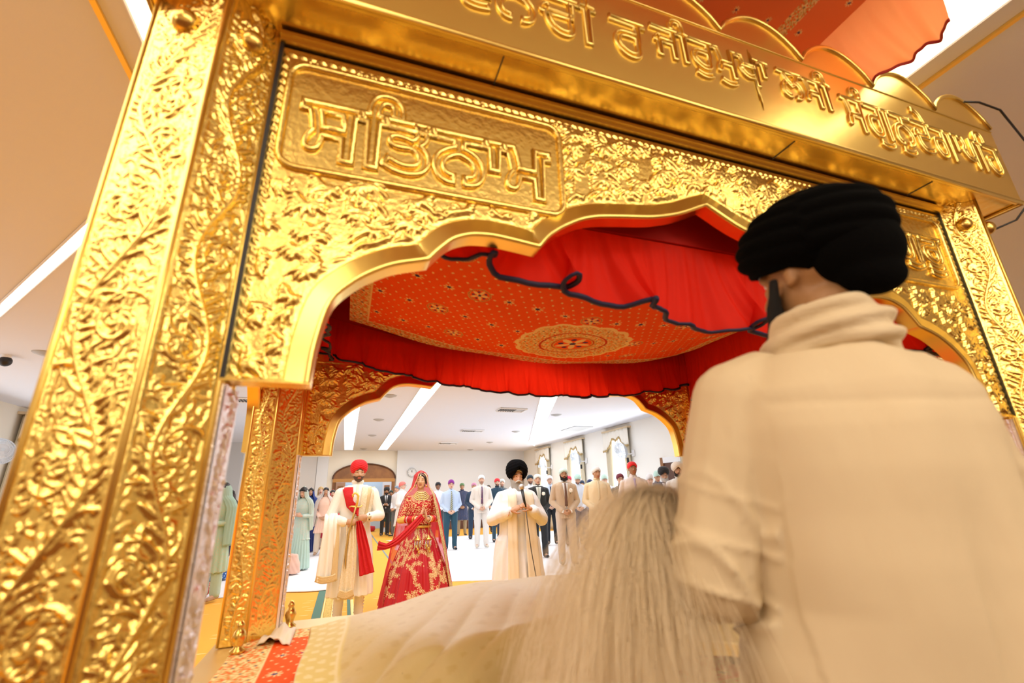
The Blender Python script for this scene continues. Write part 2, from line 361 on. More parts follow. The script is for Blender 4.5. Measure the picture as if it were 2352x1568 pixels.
# speakers and vents in the ceiling
spk = None
names = ['nearest the doorway wall', 'second of the right row', 'third of the right row', 'nearest in the right row', 'nearest in the left row', 'middle of the left row', 'furthest in the left row', 'small one close to the doorway arch', 'by the left edge of the photograph']
for (x, y), nm in zip(((5.03, 20.12), (5.07, 17.2), (5.03, 14.07), (5.01, 10.85), (0.67, 9.31), (0.65, 12.38), (0.65, 15.61), (0.53, 20.01), (-3.92, 7.49)), names):
    if spk is None:
        spk = tag(obj('ceiling_speaker', lathe(BM(), [(0.001, -.045), (0.05, -.04), (0.13, -.012), (0.14, 0), (0.001, 0)], n=24), VENTM), '', 'speaker'); o = spk
    else: o = spk.copy(); COL.objects.link(o)
    o.location = (x, y, CEIL - .0005); tag(o, f'round grey ceiling speaker, {nm}', 'speaker', 'round ceiling speakers')
def vent(x, y, sx, label):
    t = thing('ceiling_vent', label, 'vent', (x, y, CEIL - .001), 0, 'ceiling air vents')
    obj('vent_frame', tube(BM(), [(-sx, -.2, -.012), (sx, -.2, -.012), (sx, .2, -.012), (-sx, .2, -.012)], 0.022, 4, True), WHITE, t)
    obj('vent_backing', boxm((-sx, -.2, -.01), (sx, .2, -.001)), VENTM, t)
    bm = BM(); k = -sx + .04
    while k < sx * .3: box(bm, (k, -.18, -.022), (k + .025, .18, -.0105)); k += .06
    obj('vent_louvre', bm, DKGREY, t)
vent(3.6, 10.34, .33, 'square ceiling vent nearest the red ruffle'); vent(3.58, 14.06, .33, 'square ceiling vent in the middle of the row of three')
vent(3.55, 17.64, .33, 'square ceiling vent furthest away near the back wall'); vent(-2.0, 10.28, .36, 'square ceiling vent seen between the two left gold pillars')
tag(obj('ceiling_access_panel', boxm((6.45, 12.7, CEIL - .014), (7.1, 13.7, CEIL - .001)), VENTM), 'flat grey square ceiling panel beside the slanting light strip', 'panel')
t = thing('security_camera', 'small black dome camera on the ceiling at the left edge', 'camera', (-4.45, 7.75, CEIL))
obj('camera_base', lathe(BM(), [(.001, -.04), (.05, -.04), (.05, 0), (.001, 0)]), WHITE, t); obj('camera_dome', Blob().ball((0, 0, -.08), .07).bm, BLACK, t, True)

# windows of the long walls, with curtains, valance, fan
def window_set(i, X, y, s, desc):
    """s=-1: window on the wall at +X facing -x; s=+1: on the left wall"""
    def P(u, d, z): return (X + s * d, y + u, z)
    w_ = bpy.data.objects.new(f'window_{i}', None); link(w_); w_['kind'] = 'structure'
    bx = lambda u0, u1, d0, d1, z0, z1: boxm((min(X + s * d0, X + s * d1), y + u0, z0), (max(X + s * d0, X + s * d1), y + u1, z1))
    obj('pane', bx(-.46, .46, .004, .015, .35, 2.85), PANE, w_)
    bm = BM()
    for u0, u1, z0, z1 in ((-.5, -.46, .3, 2.9), (.46, .5, .3, 2.9), (-.46, .46, .3, .35), (-.46, .46, 2.85, 2.9), (-.02, .02, .35, 2.85)):
        a = min(X + s * .002, X + s * .04); c = max(X + s * .002, X + s * .04); box(bm, (a, y + u0, z0), (c, y + u1, z1))
    obj('window_frame', bm, WHITE, w_)
    # valance with a double hump and fringe
    u = np.linspace(-.72, .72, 41); zb = 2.62 + .27 * np.exp(-((u - .12) / .18) ** 2) + .27 * np.exp(-((u + .22) / .16) ** 2)
    zb = np.where(u > .5, 2.56, zb); zb = np.where(u < -.55, 2.62, zb)
    Pq = np.zeros((6, 41, 3))
    for k in range(6):
        f = k / 5; Pq[k, :, 0] = X + s * (.13 + .012 * np.sin(u * 30)); Pq[k, :, 1] = y + u; Pq[k, :, 2] = 3.12 * f + zb * (1 - f)
    v_ = thing('window_valance', f'beige fringed window valance {desc}', 'valance', group='window valances')
    solid(obj('valance_cloth', gridmesh('valance', Pq), VAL if s > 0 else mat('valance_cream', (0.91, 0.88, 0.79), .6), v_, True), .012)
    obj('fringe', tube(BM(), [P(a, .14, z - .01) for a, z in zip(u, zb)], [.022 + .010 * math.sin(k * 2.4) for k in range(41)], 6, flat=1.3), FRINGE, v_, True)
    obj('valance_board', bx(-.74, .74, .002, .15, 3.12, 3.17), VAL, v_)
    for side, lab in ((-1, 'nearer'), (1, 'farther')):
        c_ = thing('curtain', f'cream curtain, {lab} one {desc}', 'curtain', group='cream curtains')
        nz, nu = 24, 40; zz = np.linspace(.02, 3.1, nz); uu = np.linspace(0, 1, nu)
        Q = np.zeros((nz, nu, 3))
        for k, z in enumerate(zz):
            wdt = .22 + .14 * max(0, (z - 1.2) / 1.9) + (.05 if z < 1.1 else 0)
            Q[k, :, 0] = X + s * (.07 + .022 * np.sin(uu * 42 + .3 * z)); Q[k, :, 1] = y + side * (.66 - uu * wdt); Q[k, :, 2] = z
        solid(obj('curtain_cloth', gridmesh('curtain', Q), CURT, c_, True), .006)
        obj('tie_back', tube(BM(), [P(side * .40, .1, 1.2), P(side * .53, .13, 1.12), P(side * .66, .1, 1.16), P(side * .68, .03, 1.2)], .02, 6), VAL, c_)
FANW = mat('fan_white', (.70, .73, .77), .4)
def fan(X, y, z, s, yaw, label):
    t = thing('wall_fan', label, 'fan', (X + s * .01, y, z), 0, 'white wall fans')
    obj('wall_bracket', boxm((min(0, s * .03), -.06, -.16), (max(0, s * .03), .06, .02)), WHITE, t)
    obj('arm', tube(BM(), [(s * .03, 0, -.08), (s * .18, 0, -.10), (s * .30, 0, -.02)], .022, 8), WHITE, t)
    R = Euler((0, 0, yaw)).to_matrix(); C0 = Vector((s * .42, 0, .0)); tilt = Euler((-.25, 0, 0)).to_matrix()
    f = lambda p: C0 + R @ (tilt @ Vector(p))
    bm = BM()
    for k in range(72):
        a = 2 * PI * k / 72
        tube(bm, [f((.03 * math.cos(a), -.1, .03 * math.sin(a))), f((.15 * math.cos(a), -.085, .15 * math.sin(a))), f((.24 * math.cos(a), 0, .24 * math.sin(a))), f((.14 * math.cos(a), .07, .14 * math.sin(a)))], .0045, 4)
    for r, yy in ((.24, 0), (.15, -.086), (.2, -.055), (.1, -.095), (.225, -.03)): tube(bm, [f((r * math.cos(a), yy, r * math.sin(a))) for a in np.linspace(0, 2 * PI, 29)[:-1]], .006, 4, True)
    obj('guard', bm, FANW, t)
    for k in range(4):
        a0 = PI / 2 * k; bm = BM(); q = [f((r * math.cos(a0 + da), -.01 + da * .06, r * math.sin(a0 + da))) for r, da in ((.04, -.3), (.21, -.35), (.22, .35), (.04, .4))]
        q2 = [p + R @ Vector((0, .006, 0)) for p in q]; v = [bm.verts.new(p) for p in q + q2]
        for ff in ((0, 1, 2, 3), (7, 6, 5, 4), (0, 4, 5, 1), (1, 5, 6, 2), (2, 6, 7, 3), (3, 7, 4, 0)): bm.faces.new([v[i] for i in ff])
        obj('blade', bm, mat('fan_blade', (.75, .80, .85), .3, alpha=.75), t)
    bm = BM(); tube(bm, [f((0, -.105, 0)), f((0, .03, 0)), f((0, .16, 0))], [.03, .055, .05], 14); obj('motor', bm, mat('fan_motor', (.6, .68, .75), .4), t)
    obj('control_box', boxm((s * .22 - .02, -.03, -.34), (s * .22 + .02, .03, -.2)), BLACK, t)
for i, (y, d) in enumerate(((18.3, 'at the far end of the right wall'), (15.35, 'in the middle of the right wall'), (12.45, 'by the man in the red head wrap'), (9.0, 'behind the gold bracket on the right'))):
    window_set(i + 1, XR, y, -1, d)
window_set(6, XL, 12.6, 1, 'on the left wall at the edge of the photograph')
fan(XR, 17.6, 2.42, -1, .9, 'white wall fan seen edge on, the furthest of three'); fan(XR, 14.6, 2.45, -1, .35, 'white wall fan in the middle, above the white head wraps')
fan(XR, 11.7, 2.45, -1, .2, 'white wall fan nearest, above the red head wrap'); fan(XL, 10.9, 2.3, 1, .9, 'white wall fan at the left edge of the photograph')
# panelled door on the right wall
t = bpy.data.objects.new('door_2', None); link(t); t['kind'] = 'structure'
obj('door_leaf', boxm((XR - .06, 9.72, 0), (XR - .01, 10.3, 2.0)), WOODD, t); obj('architrave', boxm((XR - .09, 10.3, 0), (XR - .002, 10.42, 2.14)), WOOD, t)
obj('transom', boxm((XR - .09, 9.6, 2.0), (XR - .002, 10.3, 2.14)), WHITE, t)

tag(obj('reflection_sheet', boxm((-5.8, -3.4, .001), (7.0, .80, .012)), mat('brown_reflection_sheet', (.16, .055, .018), .9, vary=(5, (.10, .035, .012)))), 'unseen dark brown sheet added on the floor for reflections in the gold canopy', 'reflection_sheet')  # added out of view so the gold reflects dark brown from below
# white sheets on the floor, stripes of the aisle
def sheet(name, pts, label, seed):
    """cloth laid on the floor: fan of a dense grid clipped by soft edges; pts=(x0,y0,x1,y1)"""
    x0, y0, x1, y1 = pts; nx, ny = 90, 110
    u, v = np.meshgrid(np.linspace(0, 1, nx), np.linspace(0, 1, ny)); P = np.zeros((ny, nx, 3))
    P[..., 0] = x0 + (x1 - x0) * u; P[..., 1] = y0 + (y1 - y0) * v
    e = np.minimum(np.minimum(u, 1 - u), np.minimum(v, 1 - v))
    P[..., 1] += (v < .3) * (1 - v / .3) * (.12 * np.sin(u * 9 + seed) + .05 * np.sin(u * 31)) * 1.0
    P[..., 0] += (u > .8) * ((u - .8) / .2) * .04 * np.sin(v * 40 + seed) if seed == 1 else (u < .2) * (1 - u / .2) * .05 * np.sin(v * 36)
    F = P.copy(); F[..., 0] *= .6; P[..., 2] = .012 + np.clip(wob(F, 2.2, .014, seed), -.006, .03)
    return tag(solid(obj(name, gridmesh(name, P), SHEETM, None, True), .008, -1), label, 'sheet')
sheet('floor_sheet', (XL + .3, 8.45, -.16, 17.9), 'white floor sheet on the left, under the standing women', 1)
sheet('floor_sheet', (1.42, 8.1, XR - .1, 16.9), 'white floor sheet on the right, under the standing men', 2)
t = thing('aisle_runner', 'yellow aisle carpet with green and gold border stripes leading to the doorway', 'carpet')
obj('runner_field', boxm((-.02, 1.9 + 1.2, .001), (1.2, 20.7, .004)), CARP, t)
for k, (x0, x1, m) in enumerate(((-.27, -.17, GREEN), (-.165, -.145, GOLDC), (-.14, -.06, mat('gold_pattern_stripe', (.55, .38, .07), .8, vary=(60, (.80, .58, .15)))), (-.055, -.04, GOLDC), (-.035, -.015, mat('grey_blue_stripe', (.25, .3, .3), .9)), (.13, .17, GREEN), (.175, .21, GOLDC), (1.03, 1.07, mat('grey_blue_stripe_right', (.22, .3, .32), .9)))):
    obj('border_stripe', boxm((x0, 3.1, .005), (x1, 20.7, .008)), m, t)

# ================================================================== the gold palki
CX, CY = 1.04, 1.855
def stamp(H, res, pts, rad, hg):
    ny, nx = H.shape
    for (x, y), r in zip(pts, rad):
        R = int(r / res) + 1; ci, cj = int(round(y / res)), int(round(x / res))
        i0, i1, j0, j1 = max(0, ci - R), min(ny, ci + R + 1), max(0, cj - R), min(nx, cj + R + 1)
        if i0 >= i1 or j0 >= j1: continue
        yy, xx = np.mgrid[i0:i1, j0:j1]; d2 = ((yy * res - y) ** 2 + (xx * res - x) ** 2) / (r * r)
        H[i0:i1, j0:j1] = np.maximum(H[i0:i1, j0:j1], hg * np.sqrt(np.clip(1 - d2, 0, 1)))
def curl(H, res, x, y, a, L, k, r, hg, n=18):
    """one curved leaf stroke: start, heading, length, total turning"""
    pts = []; rad = []
    for i in range(n):
        t = i / (n - 1); pts.append((x, y)); rad.append(max(.0016, r * (0.35 + 1.1 * math.sin(PI * min(1, t * .9 + .08)) ** .8) * (1 - .35 * t)))
        x += math.cos(a) * L / n; y += math.sin(a) * L / n; a += k / n * (1 + t)
    stamp(H, res, pts, rad, hg); return x, y, a
def plume(H, res, x, y, a, L, side, r, hg, rng):
    for k in range(5):
        curl(H, res, x + rng.normal() * .003, y + k * L * .14 * math.sin(a), a + side * (.25 + .22 * k), L * (1 - .12 * k), side * (1.2 + .25 * k), r, hg)
_rc = {}
def vine_relief(W, L, res, key):
    if key in _rc: return _rc[key]
    rng = np.random.default_rng(int(key * 100)); ny, nx = int(L / res) + 1, int(W / res) + 1; H = np.zeros((ny, nx))
    per = W * 2.9; fl = .016
    for i in range(int(L / .030)):
        for j in range(int(W / .030) + 1):
            a = rng.uniform(0, 6.28)
            for k in range(3): curl(H, res, j * .030 + rng.normal() * .006, i * .030 + rng.normal() * .006, a + .5 * k, rng.uniform(.028, .05), rng.choice([-1, 1]) * rng.uniform(1, 2.4), .0032, .0030, 12)
    ys = np.arange(0, L, .003)
    f = lambda y: W / 2 + (W / 2 - fl - .022) * math.sin(2 * PI * y / per)
    n = int(L / .009)
    for i in range(n):
        y = i * .009 + rng.uniform(0, .006); s = 1 if i % 2 else -1; x = f(y)
        curl(H, res, x, y, PI / 2 - s * rng.uniform(.7, 1.2), rng.uniform(.036, .06) * W / .14, s * rng.uniform(-1.2, 2.4), .0046, .0065)
    for i in range(int(L / (per / 2))):      # big scrolls in the bays of the vine
        y0 = per / 4 + i * per / 2; s = 1 if i % 2 == 0 else -1; x0 = W / 2 - s * (W / 2 - fl) * .38
        sp = [(x0 + (.012 + .034 * t) * W / .14 * math.cos(s * t * 7 + 1), y0 + (.012 + .04 * t) * W / .14 * math.sin(s * t * 7 + 1)) for t in np.linspace(0, 1, 60)]
        stamp(H, res, sp, [.0042] * 60, .0075)
        for k in range(6): curl(H, res, x0, y0, k * PI / 3 + i, .026 * W / .14, 1.6 * s, .0045, .0065, 12)
        for k in range(5): curl(H, res, x0 + s * .02, y0 - .05 + .022 * k, (0.3 if s < 0 else PI - .3), .045 * W / .14, -s * 1.5, .0045, .006)
    stamp(H, res, [(f(y), y) for y in ys], [.0058] * len(ys), .0085)
    x = np.arange(nx) * res; edge = np.minimum(x, W - x); H *= np.clip((edge - fl + .003) / .004, 0, 1)[None, :]
    H += .0028 * ((edge > .003) & (edge < fl - .003))[None, :] * .6
    _rc[key] = H; return H
def fill_relief(W, L, res, seed, mask=None):
    rng = np.random.default_rng(seed); ny, nx = int(L / res) + 1, int(W / res) + 1; H = np.zeros((ny, nx))
    g = .056
    for i in range(int(L / g) + 1):
        for j in range(int(W / g) + 1):
            x = (j + .5 * (i % 2)) * g + rng.normal() * .008; y = i * g + rng.normal() * .008
            if mask and not mask(x, y): continue
            s = 1 if (i + j) % 2 else -1; a = PI / 2 + s * rng.uniform(.1, 1.3)
            plume(H, res, x, y, a, rng.uniform(.07, .115), s, .0058, .0095, rng)
    return H
def relief_face(A, B, z0, z1, H, res, nrm, name):
    ny, nx = H.shape; u = np.linspace(0, 1, nx); z = np.linspace(z0, z1, ny)
    P = np.zeros((ny, nx, 3)); A = np.array(A); B = np.array(B)
    P[..., 0] = (A[0] + (B[0] - A[0]) * u)[None, :] + nrm[0] * H; P[..., 1] = (A[1] + (B[1] - A[1]) * u)[None, :] + nrm[1] * H
    P[..., 2] = z[:, None]; return gridmesh(name, P)
palki = thing('shrine_canopy', 'large embossed gold canopy with scalloped arches on four pillars over the draped book', 'shrine', (CX, CY, 0.745))
OFF = np.array([CX, CY, .745])
def rel(me):      # shift world-built mesh into the palki's frame
    if isinstance(me, bmesh.types.BMesh):
        for v in me.verts: v.co -= Vector(OFF)
        return me
    me.transform(Matrix.Translation(-Vector(OFF))); return me
def pk(name, me, m, smooth=False, parent=None, label=None): return obj(name, rel(me), m, parent or palki, smooth, label)
PZ0, PZ1 = .75, 2.455
poly = [(-.25, 1.0), (-.25, 1.11), (-.355, 1.22), (-.47, 1.23), (-.53, 1.12), (-.505, .978), (-.345, .912)]
def join_meshes(ms, name):
    bm = BM()
    for m_ in ms:
        if isinstance(m_, bmesh.types.BMesh):
            d = bpy.data.meshes.new('t'); m_.to_mesh(d); m_.free(); bm.from_mesh(d); bpy.data.meshes.remove(d)
        else: bm.from_mesh(m_); bpy.data.meshes.remove(m_)
    d = bpy.data.meshes.new(name); bm.to_mesh(d); bm.free(); return d
for sx, sy, lab in ((1, 1, 'front left'), (-1, 1, 'front right'), (1, -1, 'back left'), (-1, -1, 'back right')):
    pl_ = poly if sy > 0 else [(-.25, 1.0), (-.25, 1.11), (-.355, 1.215), (-.455, 1.225), (-.458, 1.12), (-.45, .99), (-.345, .93)]
    q = [(CX + sx * (x - CX), CY + sy * (y - CY)) for x, y in pl_]
    cen = np.mean(q, 0); ms = []
    core = [tuple(cen + (np.array(p) - cen) * .985) for p in q]; ms.append(prism(BM(), core, PZ0 - .003, PZ1))
    ne = len(q)
    for i in range(ne):
        A, B_ = np.array(q[i]), np.array(q[(i + 1) % ne]); W = float(np.linalg.norm(B_ - A)); e = (B_ - A) / W; nr = np.array([e[1], -e[0]])
        if nr @ ((A + B_) / 2 - cen) < 0: nr = -nr
        res = .0026 if sy > 0 else .004
        see = nr @ (np.array([0, 0]) - (A + B_) / 2) > 0
        if not see or W < .05: continue
        H = vine_relief(W, PZ1 - PZ0, res, round(W, 3) + i + (10 if sy < 0 else 0)) * (1 if sy > 0 else .6)
        ms.append(relief_face(A, B_, PZ0, PZ1, H, res, nr, 'face'))
    me = join_meshes(ms, 'pillar'); p_ = pk('pillar', me, GOLDR, True)
    # corner mouldings
    bm = BM()
    for a in q: tube(bm, [(a[0], a[1], PZ0), (a[0], a[1], PZ1)], .006, 8)
    pk('corner_moulding', bm, GOLDP, True)
    # silver panel on the inner face under the arch
    xs = CX + sx * (-.25 + .012 - CX); A, B_ = np.array((xs, CY + sy * (1.004 - CY))), np.array((xs, CY + sy * (1.118 - CY)))
    H = vine_relief(.114, .79, .003, 44); nr = np.array([sx, 0]); pk('silver_panel', relief_face(A, B_, PZ0, 1.54, H, .003, nr, 'silver'), SILV, True)
    bm = BM(); box(bm, (min(xs - sx * .003, xs - sx * .014), min(A[1], B_[1]), PZ0), (max(xs - sx * .003, xs - sx * .014), max(A[1], B_[1]), 1.54)); pk('silver_backing', bm, SILV)
    for (f0, f1) in ((5, 6), (6, 0)):
        a, c = np.array(q[f0]), np.array(q[f1]); m_ = (a + c) / 2; e = (c - a) / np.linalg.norm(c - a); nr = np.array([e[1], -e[0]])
        if nr @ (m_ - cen) < 0: nr = -nr
        zk = 2.35
        pk('bolt', Blob().ball((m_[0] + nr[0] * .012, m_[1] + nr[1] * .012, zk), .02).ball((m_[0] + nr[0] * .004, m_[1] + nr[1] * .004, zk), .03, (1, 1, 1)).bm, BRASS, True)
# arch panels
def arch_profile():
    L = [(-.088, 1.548), (-.085, 1.623), (-.066, 1.735), (-.006, 1.796), (.06, 1.837), (.145, 1.862), (.165, 1.888), (.203, 1.93), (.25, 1.951), (.306, 1.957), (.37, 1.952), (.44, 1.945), (.47, 1.985), (.51, 2.018), (.57, 2.055), (.626, 2.076), (.73, 2.095), (.825, 2.11), (.928, 2.142), (1.04, 2.2)]
    cusps = [0, 5, 11, 19]; out = []
    for a, c in zip(cusps[:-1], cusps[1:]):
        seg = L[a:c + 1]; t = np.linspace(0, len(seg) - 1, (len(seg) - 1) * 5 + 1)
        X = np.interp(t, range(len(seg)), [p[0] for p in seg]); Z = np.interp(t, range(len(seg)), [p[1] for p in seg])
        for k in range(3): X[1:-1] = (X[:-2] + 2 * X[1:-1] + X[2:]) / 4; Z[1:-1] = (Z[:-2] + 2 * Z[1:-1] + Z[2:]) / 4
        out += list(zip(X, Z))[:-1]
    out.append((1.04, 2.2)); return out + [(2.08 - x, z) for x, z in out[::-1][1:]]
AP = arch_profile(); APX = np.array(AP)
def text_mesh(s, size, ext, bev, off=0.0):
    c = bpy.data.curves.new('txt', 'FONT'); c.body = s; c.size = size; c.extrude = ext; c.fill_mode = 'NONE' if ext == 0 else 'BOTH'; c.bevel_depth = bev; c.bevel_resolution = 2; c.offset = off; c.resolution_u = 6
    o = bpy.data.objects.new('txt', c); COL.objects.link(o); dg = bpy.context.evaluated_depsgraph_get()
    me = bpy.data.meshes.new_from_object(o.evaluated_get(dg), depsgraph=dg); bpy.data.objects.remove(o); me.materials.clear()
    P = np.empty(len(me.vertices) * 3, np.float32); me.vertices.foreach_get('co', P); P = P.reshape(-1, 3); return me, P
def lettering(s, x0, x1, z0, z1, y, ext=.004, bev=.005, off=0.0):
    ref = text_mesh('\u0a2e', .3, ext, bev, off)[1][:, 0].max(); ms = []
    for k, ch in enumerate(s):       # every glyph its own closed relief, placed at its pen position
        if ch == ' ': continue
        pen = text_mesh(s[:k] + '\u0a2e', .3, ext, bev, off)[1][:, 0].max() - ref
        me, P = text_mesh(ch, .3, ext, bev, off); P = P.copy(); P[:, 0] += pen; me.vertices.foreach_set('co', P.reshape(-1)); ms.append(me)
    me = join_meshes(ms, 'letters'); P = np.empty(len(me.vertices) * 3, np.float32); me.vertices.foreach_get('co', P); P = P.reshape(-1, 3); mn, mx = P.min(0), P.max(0)
    Q = np.zeros_like(P); Q[:, 0] = x0 + (P[:, 0] - mn[0]) / (mx[0] - mn[0]) * (x1 - x0); Q[:, 2] = z0 + (P[:, 1] - mn[1]) / (mx[1] - mn[1]) * (z1 - z0); Q[:, 1] = y - P[:, 2] * 1.0
    me.vertices.foreach_set('co', Q.reshape(-1)); me.update(); return me
def roundrect(x0, x1, z0, z1, r, y, n=6):
    pts = []
    for cx, cz, a0 in ((x1 - r, z1 - r, 0), (x0 + r, z1 - r, PI / 2), (x0 + r, z0 + r, PI), (x1 - r, z0 + r, 1.5 * PI)):
        for k in range(n): a = a0 + PI / 2 * k / (n - 1); pts.append((cx + r * math.cos(a), y, cz + r * math.sin(a)))
    return pts
from mathutils import geometry as _g
def build_arch():
    W, z0, z1, res = 2.58, 1.55, 2.42, .0034; x_l = -.25
    nx, ny = int(W / res) + 1, int((z1 - z0) / res) + 1
    xs = x_l + np.arange(nx) * res; zs = z0 + np.arange(ny) * res
    ztop = np.interp(xs, APX[:, 0], APX[:, 1], left=1.0, right=1.0)
    dist = np.full((ny, nx), 9.0); XX, ZZ = np.meshgrid(xs, zs)
    for (ax, azz) in AP[::2]: dist = np.minimum(dist, (XX - ax) ** 2 + (ZZ - azz) ** 2)
    dist = np.sqrt(dist); outside = ZZ > ztop[None, :]
    inleft = (XX < -.088) | (XX > 2.168); outside |= inleft
    T = [(-.215, .52, 2.06, 2.37), (1.56, 2.28, 2.06, 2.37)]
    def mask(x, y):
        X, Z = x + x_l, y + z0
        for a, b_, c, d in T:
            if a - .01 < X < b_ + .01 and c - .02 < Z < d + .02: return False
        return True
    H = fill_relief(W, z1 - z0, res, 5, mask)[:ny, :nx]
    edge = np.minimum(np.minimum(XX - x_l, x_l + W - XX), np.minimum(z1 - ZZ, 9)); H *= np.clip((edge - .026) / .006, 0, 1)
    H *= np.clip((dist - .06) / .012, 0, 1)
    bead = (np.abs(edge - .02) < .005) * (np.sin((XX + ZZ) * 260) > -.2) * .0035; H = np.maximum(H, bead * outside)
    for a, b_, c, d in T: inside = (XX > a) & (XX < b_) & (ZZ > c) & (ZZ < d); H = np.where(inside, .001, H)
    P = np.zeros((ny, nx, 3)); P[..., 0] = XX; P[..., 1] = 1.0 - H; P[..., 2] = ZZ
    kv = outside & (dist > .008); keep = kv[:-1, :-1] & kv[1:, :-1] & kv[:-1, 1:] & kv[1:, 1:]
    face = gridmesh('arch', P, keep=keep)
    # smooth band along the arch, rim and thickness
    n = len(AP); nrm = []
    for i in range(n):
        a = APX[max(0, i - 1)]; c = APX[min(n - 1, i + 1)]; t = (c - a) / np.linalg.norm(c - a); nrm.append((-t[1], t[0]))
    nrm = np.array(nrm); cur = nrm.copy()
    for _ in range(10): cur[1:-1] = (cur[:-2] + cur[1:-1] + cur[2:]) / 3; cur /= np.linalg.norm(cur, axis=1)[:, None]
    nrm = cur; bm = BM(); cols = []
    for i in range(n):
        p = APX[i]; m_ = nrm[i]
        cols.append([bm.verts.new(q) for q in ((p[0], 1.045, p[1]), (p[0], .999, p[1]), (p[0], .992, p[1]), (p[0] + m_[0] * .010, .989, p[1] + m_[1] * .010), (p[0] + m_[0] * .014, .994, p[1] + m_[1] * .014), (p[0] + m_[0] * .047, .9935, p[1] + m_[1] * .047), (p[0] + m_[0] * .052, .999, p[1] + m_[1] * .052), (p[0] + m_[0] * .052, 1.03, p[1] + m_[1] * .052))])
    for a, c in zip(cols[:-1], cols[1:]):
        for k in range(7): bm.faces.new((a[k], c[k], c[k + 1], a[k + 1]))
    # plain back sheet and bottom edges of the legs
    bk = BM()
    top = [(2.33, 2.45), (-.25, 2.45)]; outl = [(-.25, 1.548)] + [tuple(p) for p in AP] + [(2.33, 1.548)]
    for i in range(len(outl) - 1):
        (xa, za), (xb, zb) = outl[i], outl[i + 1]
        if abs(xb - xa) < 1e-5: continue
        bk.faces.new([bk.verts.new(v) for v in ((xa, 1.04, za), (xb, 1.04, zb), (xb, 1.04, 2.45), (xa, 1.04, 2.45))])
    for xa, xb in ((-.25, -.088), (2.168, 2.33)): box(bk, (xa, .994, 1.545), (xb, 1.045, 1.553))
    return face, bm, bk, T
face, band, backs, TXT = build_arch()
def to_me(bm_, name): d = bpy.data.meshes.new(name); bmesh.ops.recalc_face_normals(bm_, faces=bm_.faces[:]); bm_.to_mesh(d); bm_.free(); return d
face = rel(face); band = rel(to_me(band, 'band')); backs = rel(to_me(backs, 'backs'))
front = None
def arch(M, lab):
    ap = obj('arch_panel', face if not face.materials else face, GOLDR, palki, True); ap.matrix_local = M
    for nm, me, mm in (('arch_band', band, GOLDP), ('back_sheet', backs, GOLD)):
        obj(nm, me, mm, ap, nm == 'arch_band')
    return ap
fa = arch(Matrix.Identity(4), 'front'); ba = arch(Matrix.Translation((0, 1.71, 0)), 'back')
sxx = 1.49 / 2.58
arch(Matrix.Translation((.155, 0, 0)) @ Matrix.Rotation(-PI / 2, 4, 'Z') @ Matrix.Translation((0, 0, 0)) @ Matrix.Diagonal((sxx, 1, 1, 1)) @ Matrix.Translation((0, 2.18, 0)), 'right')
arch(Matrix.Translation((-.155, 0, 0)) @ Matrix.Rotation(PI / 2, 4, 'Z') @ Matrix.Diagonal((sxx, 1, 1, 1)) @ Matrix.Translation((0, 2.18, 0)), 'left')
# embossed writing on the front panel
for (a, b_, c, d), s in zip(TXT, ('\u0a38\u0a3f\u0a24\u0a28\u0a3e\u0a2e', '\u0a35\u0a3e\u0a3f\u0a39\u0a17\u0a41\u0a30\u0a42')):
    obj('embossed_frame', rel(tube(BM(), roundrect(a, b_, c, d, .04, .996), .009, 8, True)), GOLDR, fa, True)
    obj('embossed_letters', rel(lettering(s, a + .03, b_ - .03, c + .03, d - .03, .998, 0.0, .011, .004)), GOLDR, fa, True)
# moulding line under the soffit on each side
bm = BM(); box(bm, (-.249, .9925, 1.55), (-.240, 1.0, 2.455)); pk('dark_joint', bm, BLACK); pk('dark_joint', boxm((2.321, .9925, 1.55), (2.329, 1.0, 2.455)), BLACK)
bm = BM(); box(bm, (-.25, .985, 2.425), (2.33, 1.02, 2.445)); box(bm, (-.25, .975, 2.436), (2.33, .985, 2.447)); pk('top_moulding', bm, GOLDP)
# soffit ring, roof slab
fx0, fx1, fy0, fy1 = -.53, 2.65, .86, 2.85
bm = BM(); box(bm, (fx0 + .02, fy0 + .02, 2.456), (fx1 - .02, fy1 - .02, 2.50)); pk('soffit', bm, GOLD)
bm = BM()
for x in (.31, 1.37, 2.1): box(bm, (x, fy0 + .022, 2.4535), (x + .003, .975, 2.4565))
pk('sheet_seam', bm, DKGREY)
# scalloped fascia, four sides
def fascia(p0, p1, n):
    p0 = Vector(p0); p1 = Vector(p1); d = p1 - p0; L = d.length; d /= L; nr = Vector((d.y, -d.x, 0))
    pts = []
    sp = .386 if n > 6 else L / n; ss = sorted(set([0.0, L] + [L - k * sp / 12 for k in range(int(L / sp * 12) + 1)]))
    pts = [(q, 2.845 + .125 * math.sin(PI * (((L - q) / sp + 1e-6) % 1.0)) ** .72) for q in ss]; bm = BM()
    f = lambda s, z, o: p0 + d * s + nr * o + Vector((0, 0, z))
    for (a, za), (c, zc) in zip(pts[:-1], pts[1:]):
        for o in (0, -.015): bm.faces.new([bm.verts.new(f(*q, o)) for q in ((a, 2.45), (c, 2.45), (c, zc), (a, za))])
    bm.faces.new([bm.verts.new(f(*q)) for q in ((0, 2.45, 0), (L, 2.45, 0), (L, 2.45, -.015), (0, 2.45, -.015))])
    bmesh.ops.remove_doubles(bm, verts=bm.verts[:], dist=1e-4)
    fs = pk('fascia', bm, GOLDP)
    obj('scallop_rim', rel(tube(BM(), [f(s, z, .002) for s, z in pts], .009, 8)), GOLDP, fs, True)
    obj('lower_lip', rel(tube(BM(), [f(0, 2.452, .003), f(L, 2.452, .003)], .009, 8)), GOLDP, fs, True)
    obj('groove_line', rel(tube(BM(), [f(0, 2.83, .001), f(L, 2.83, .001)], .003, 6)), GOLDP, fs, True)
    return fs
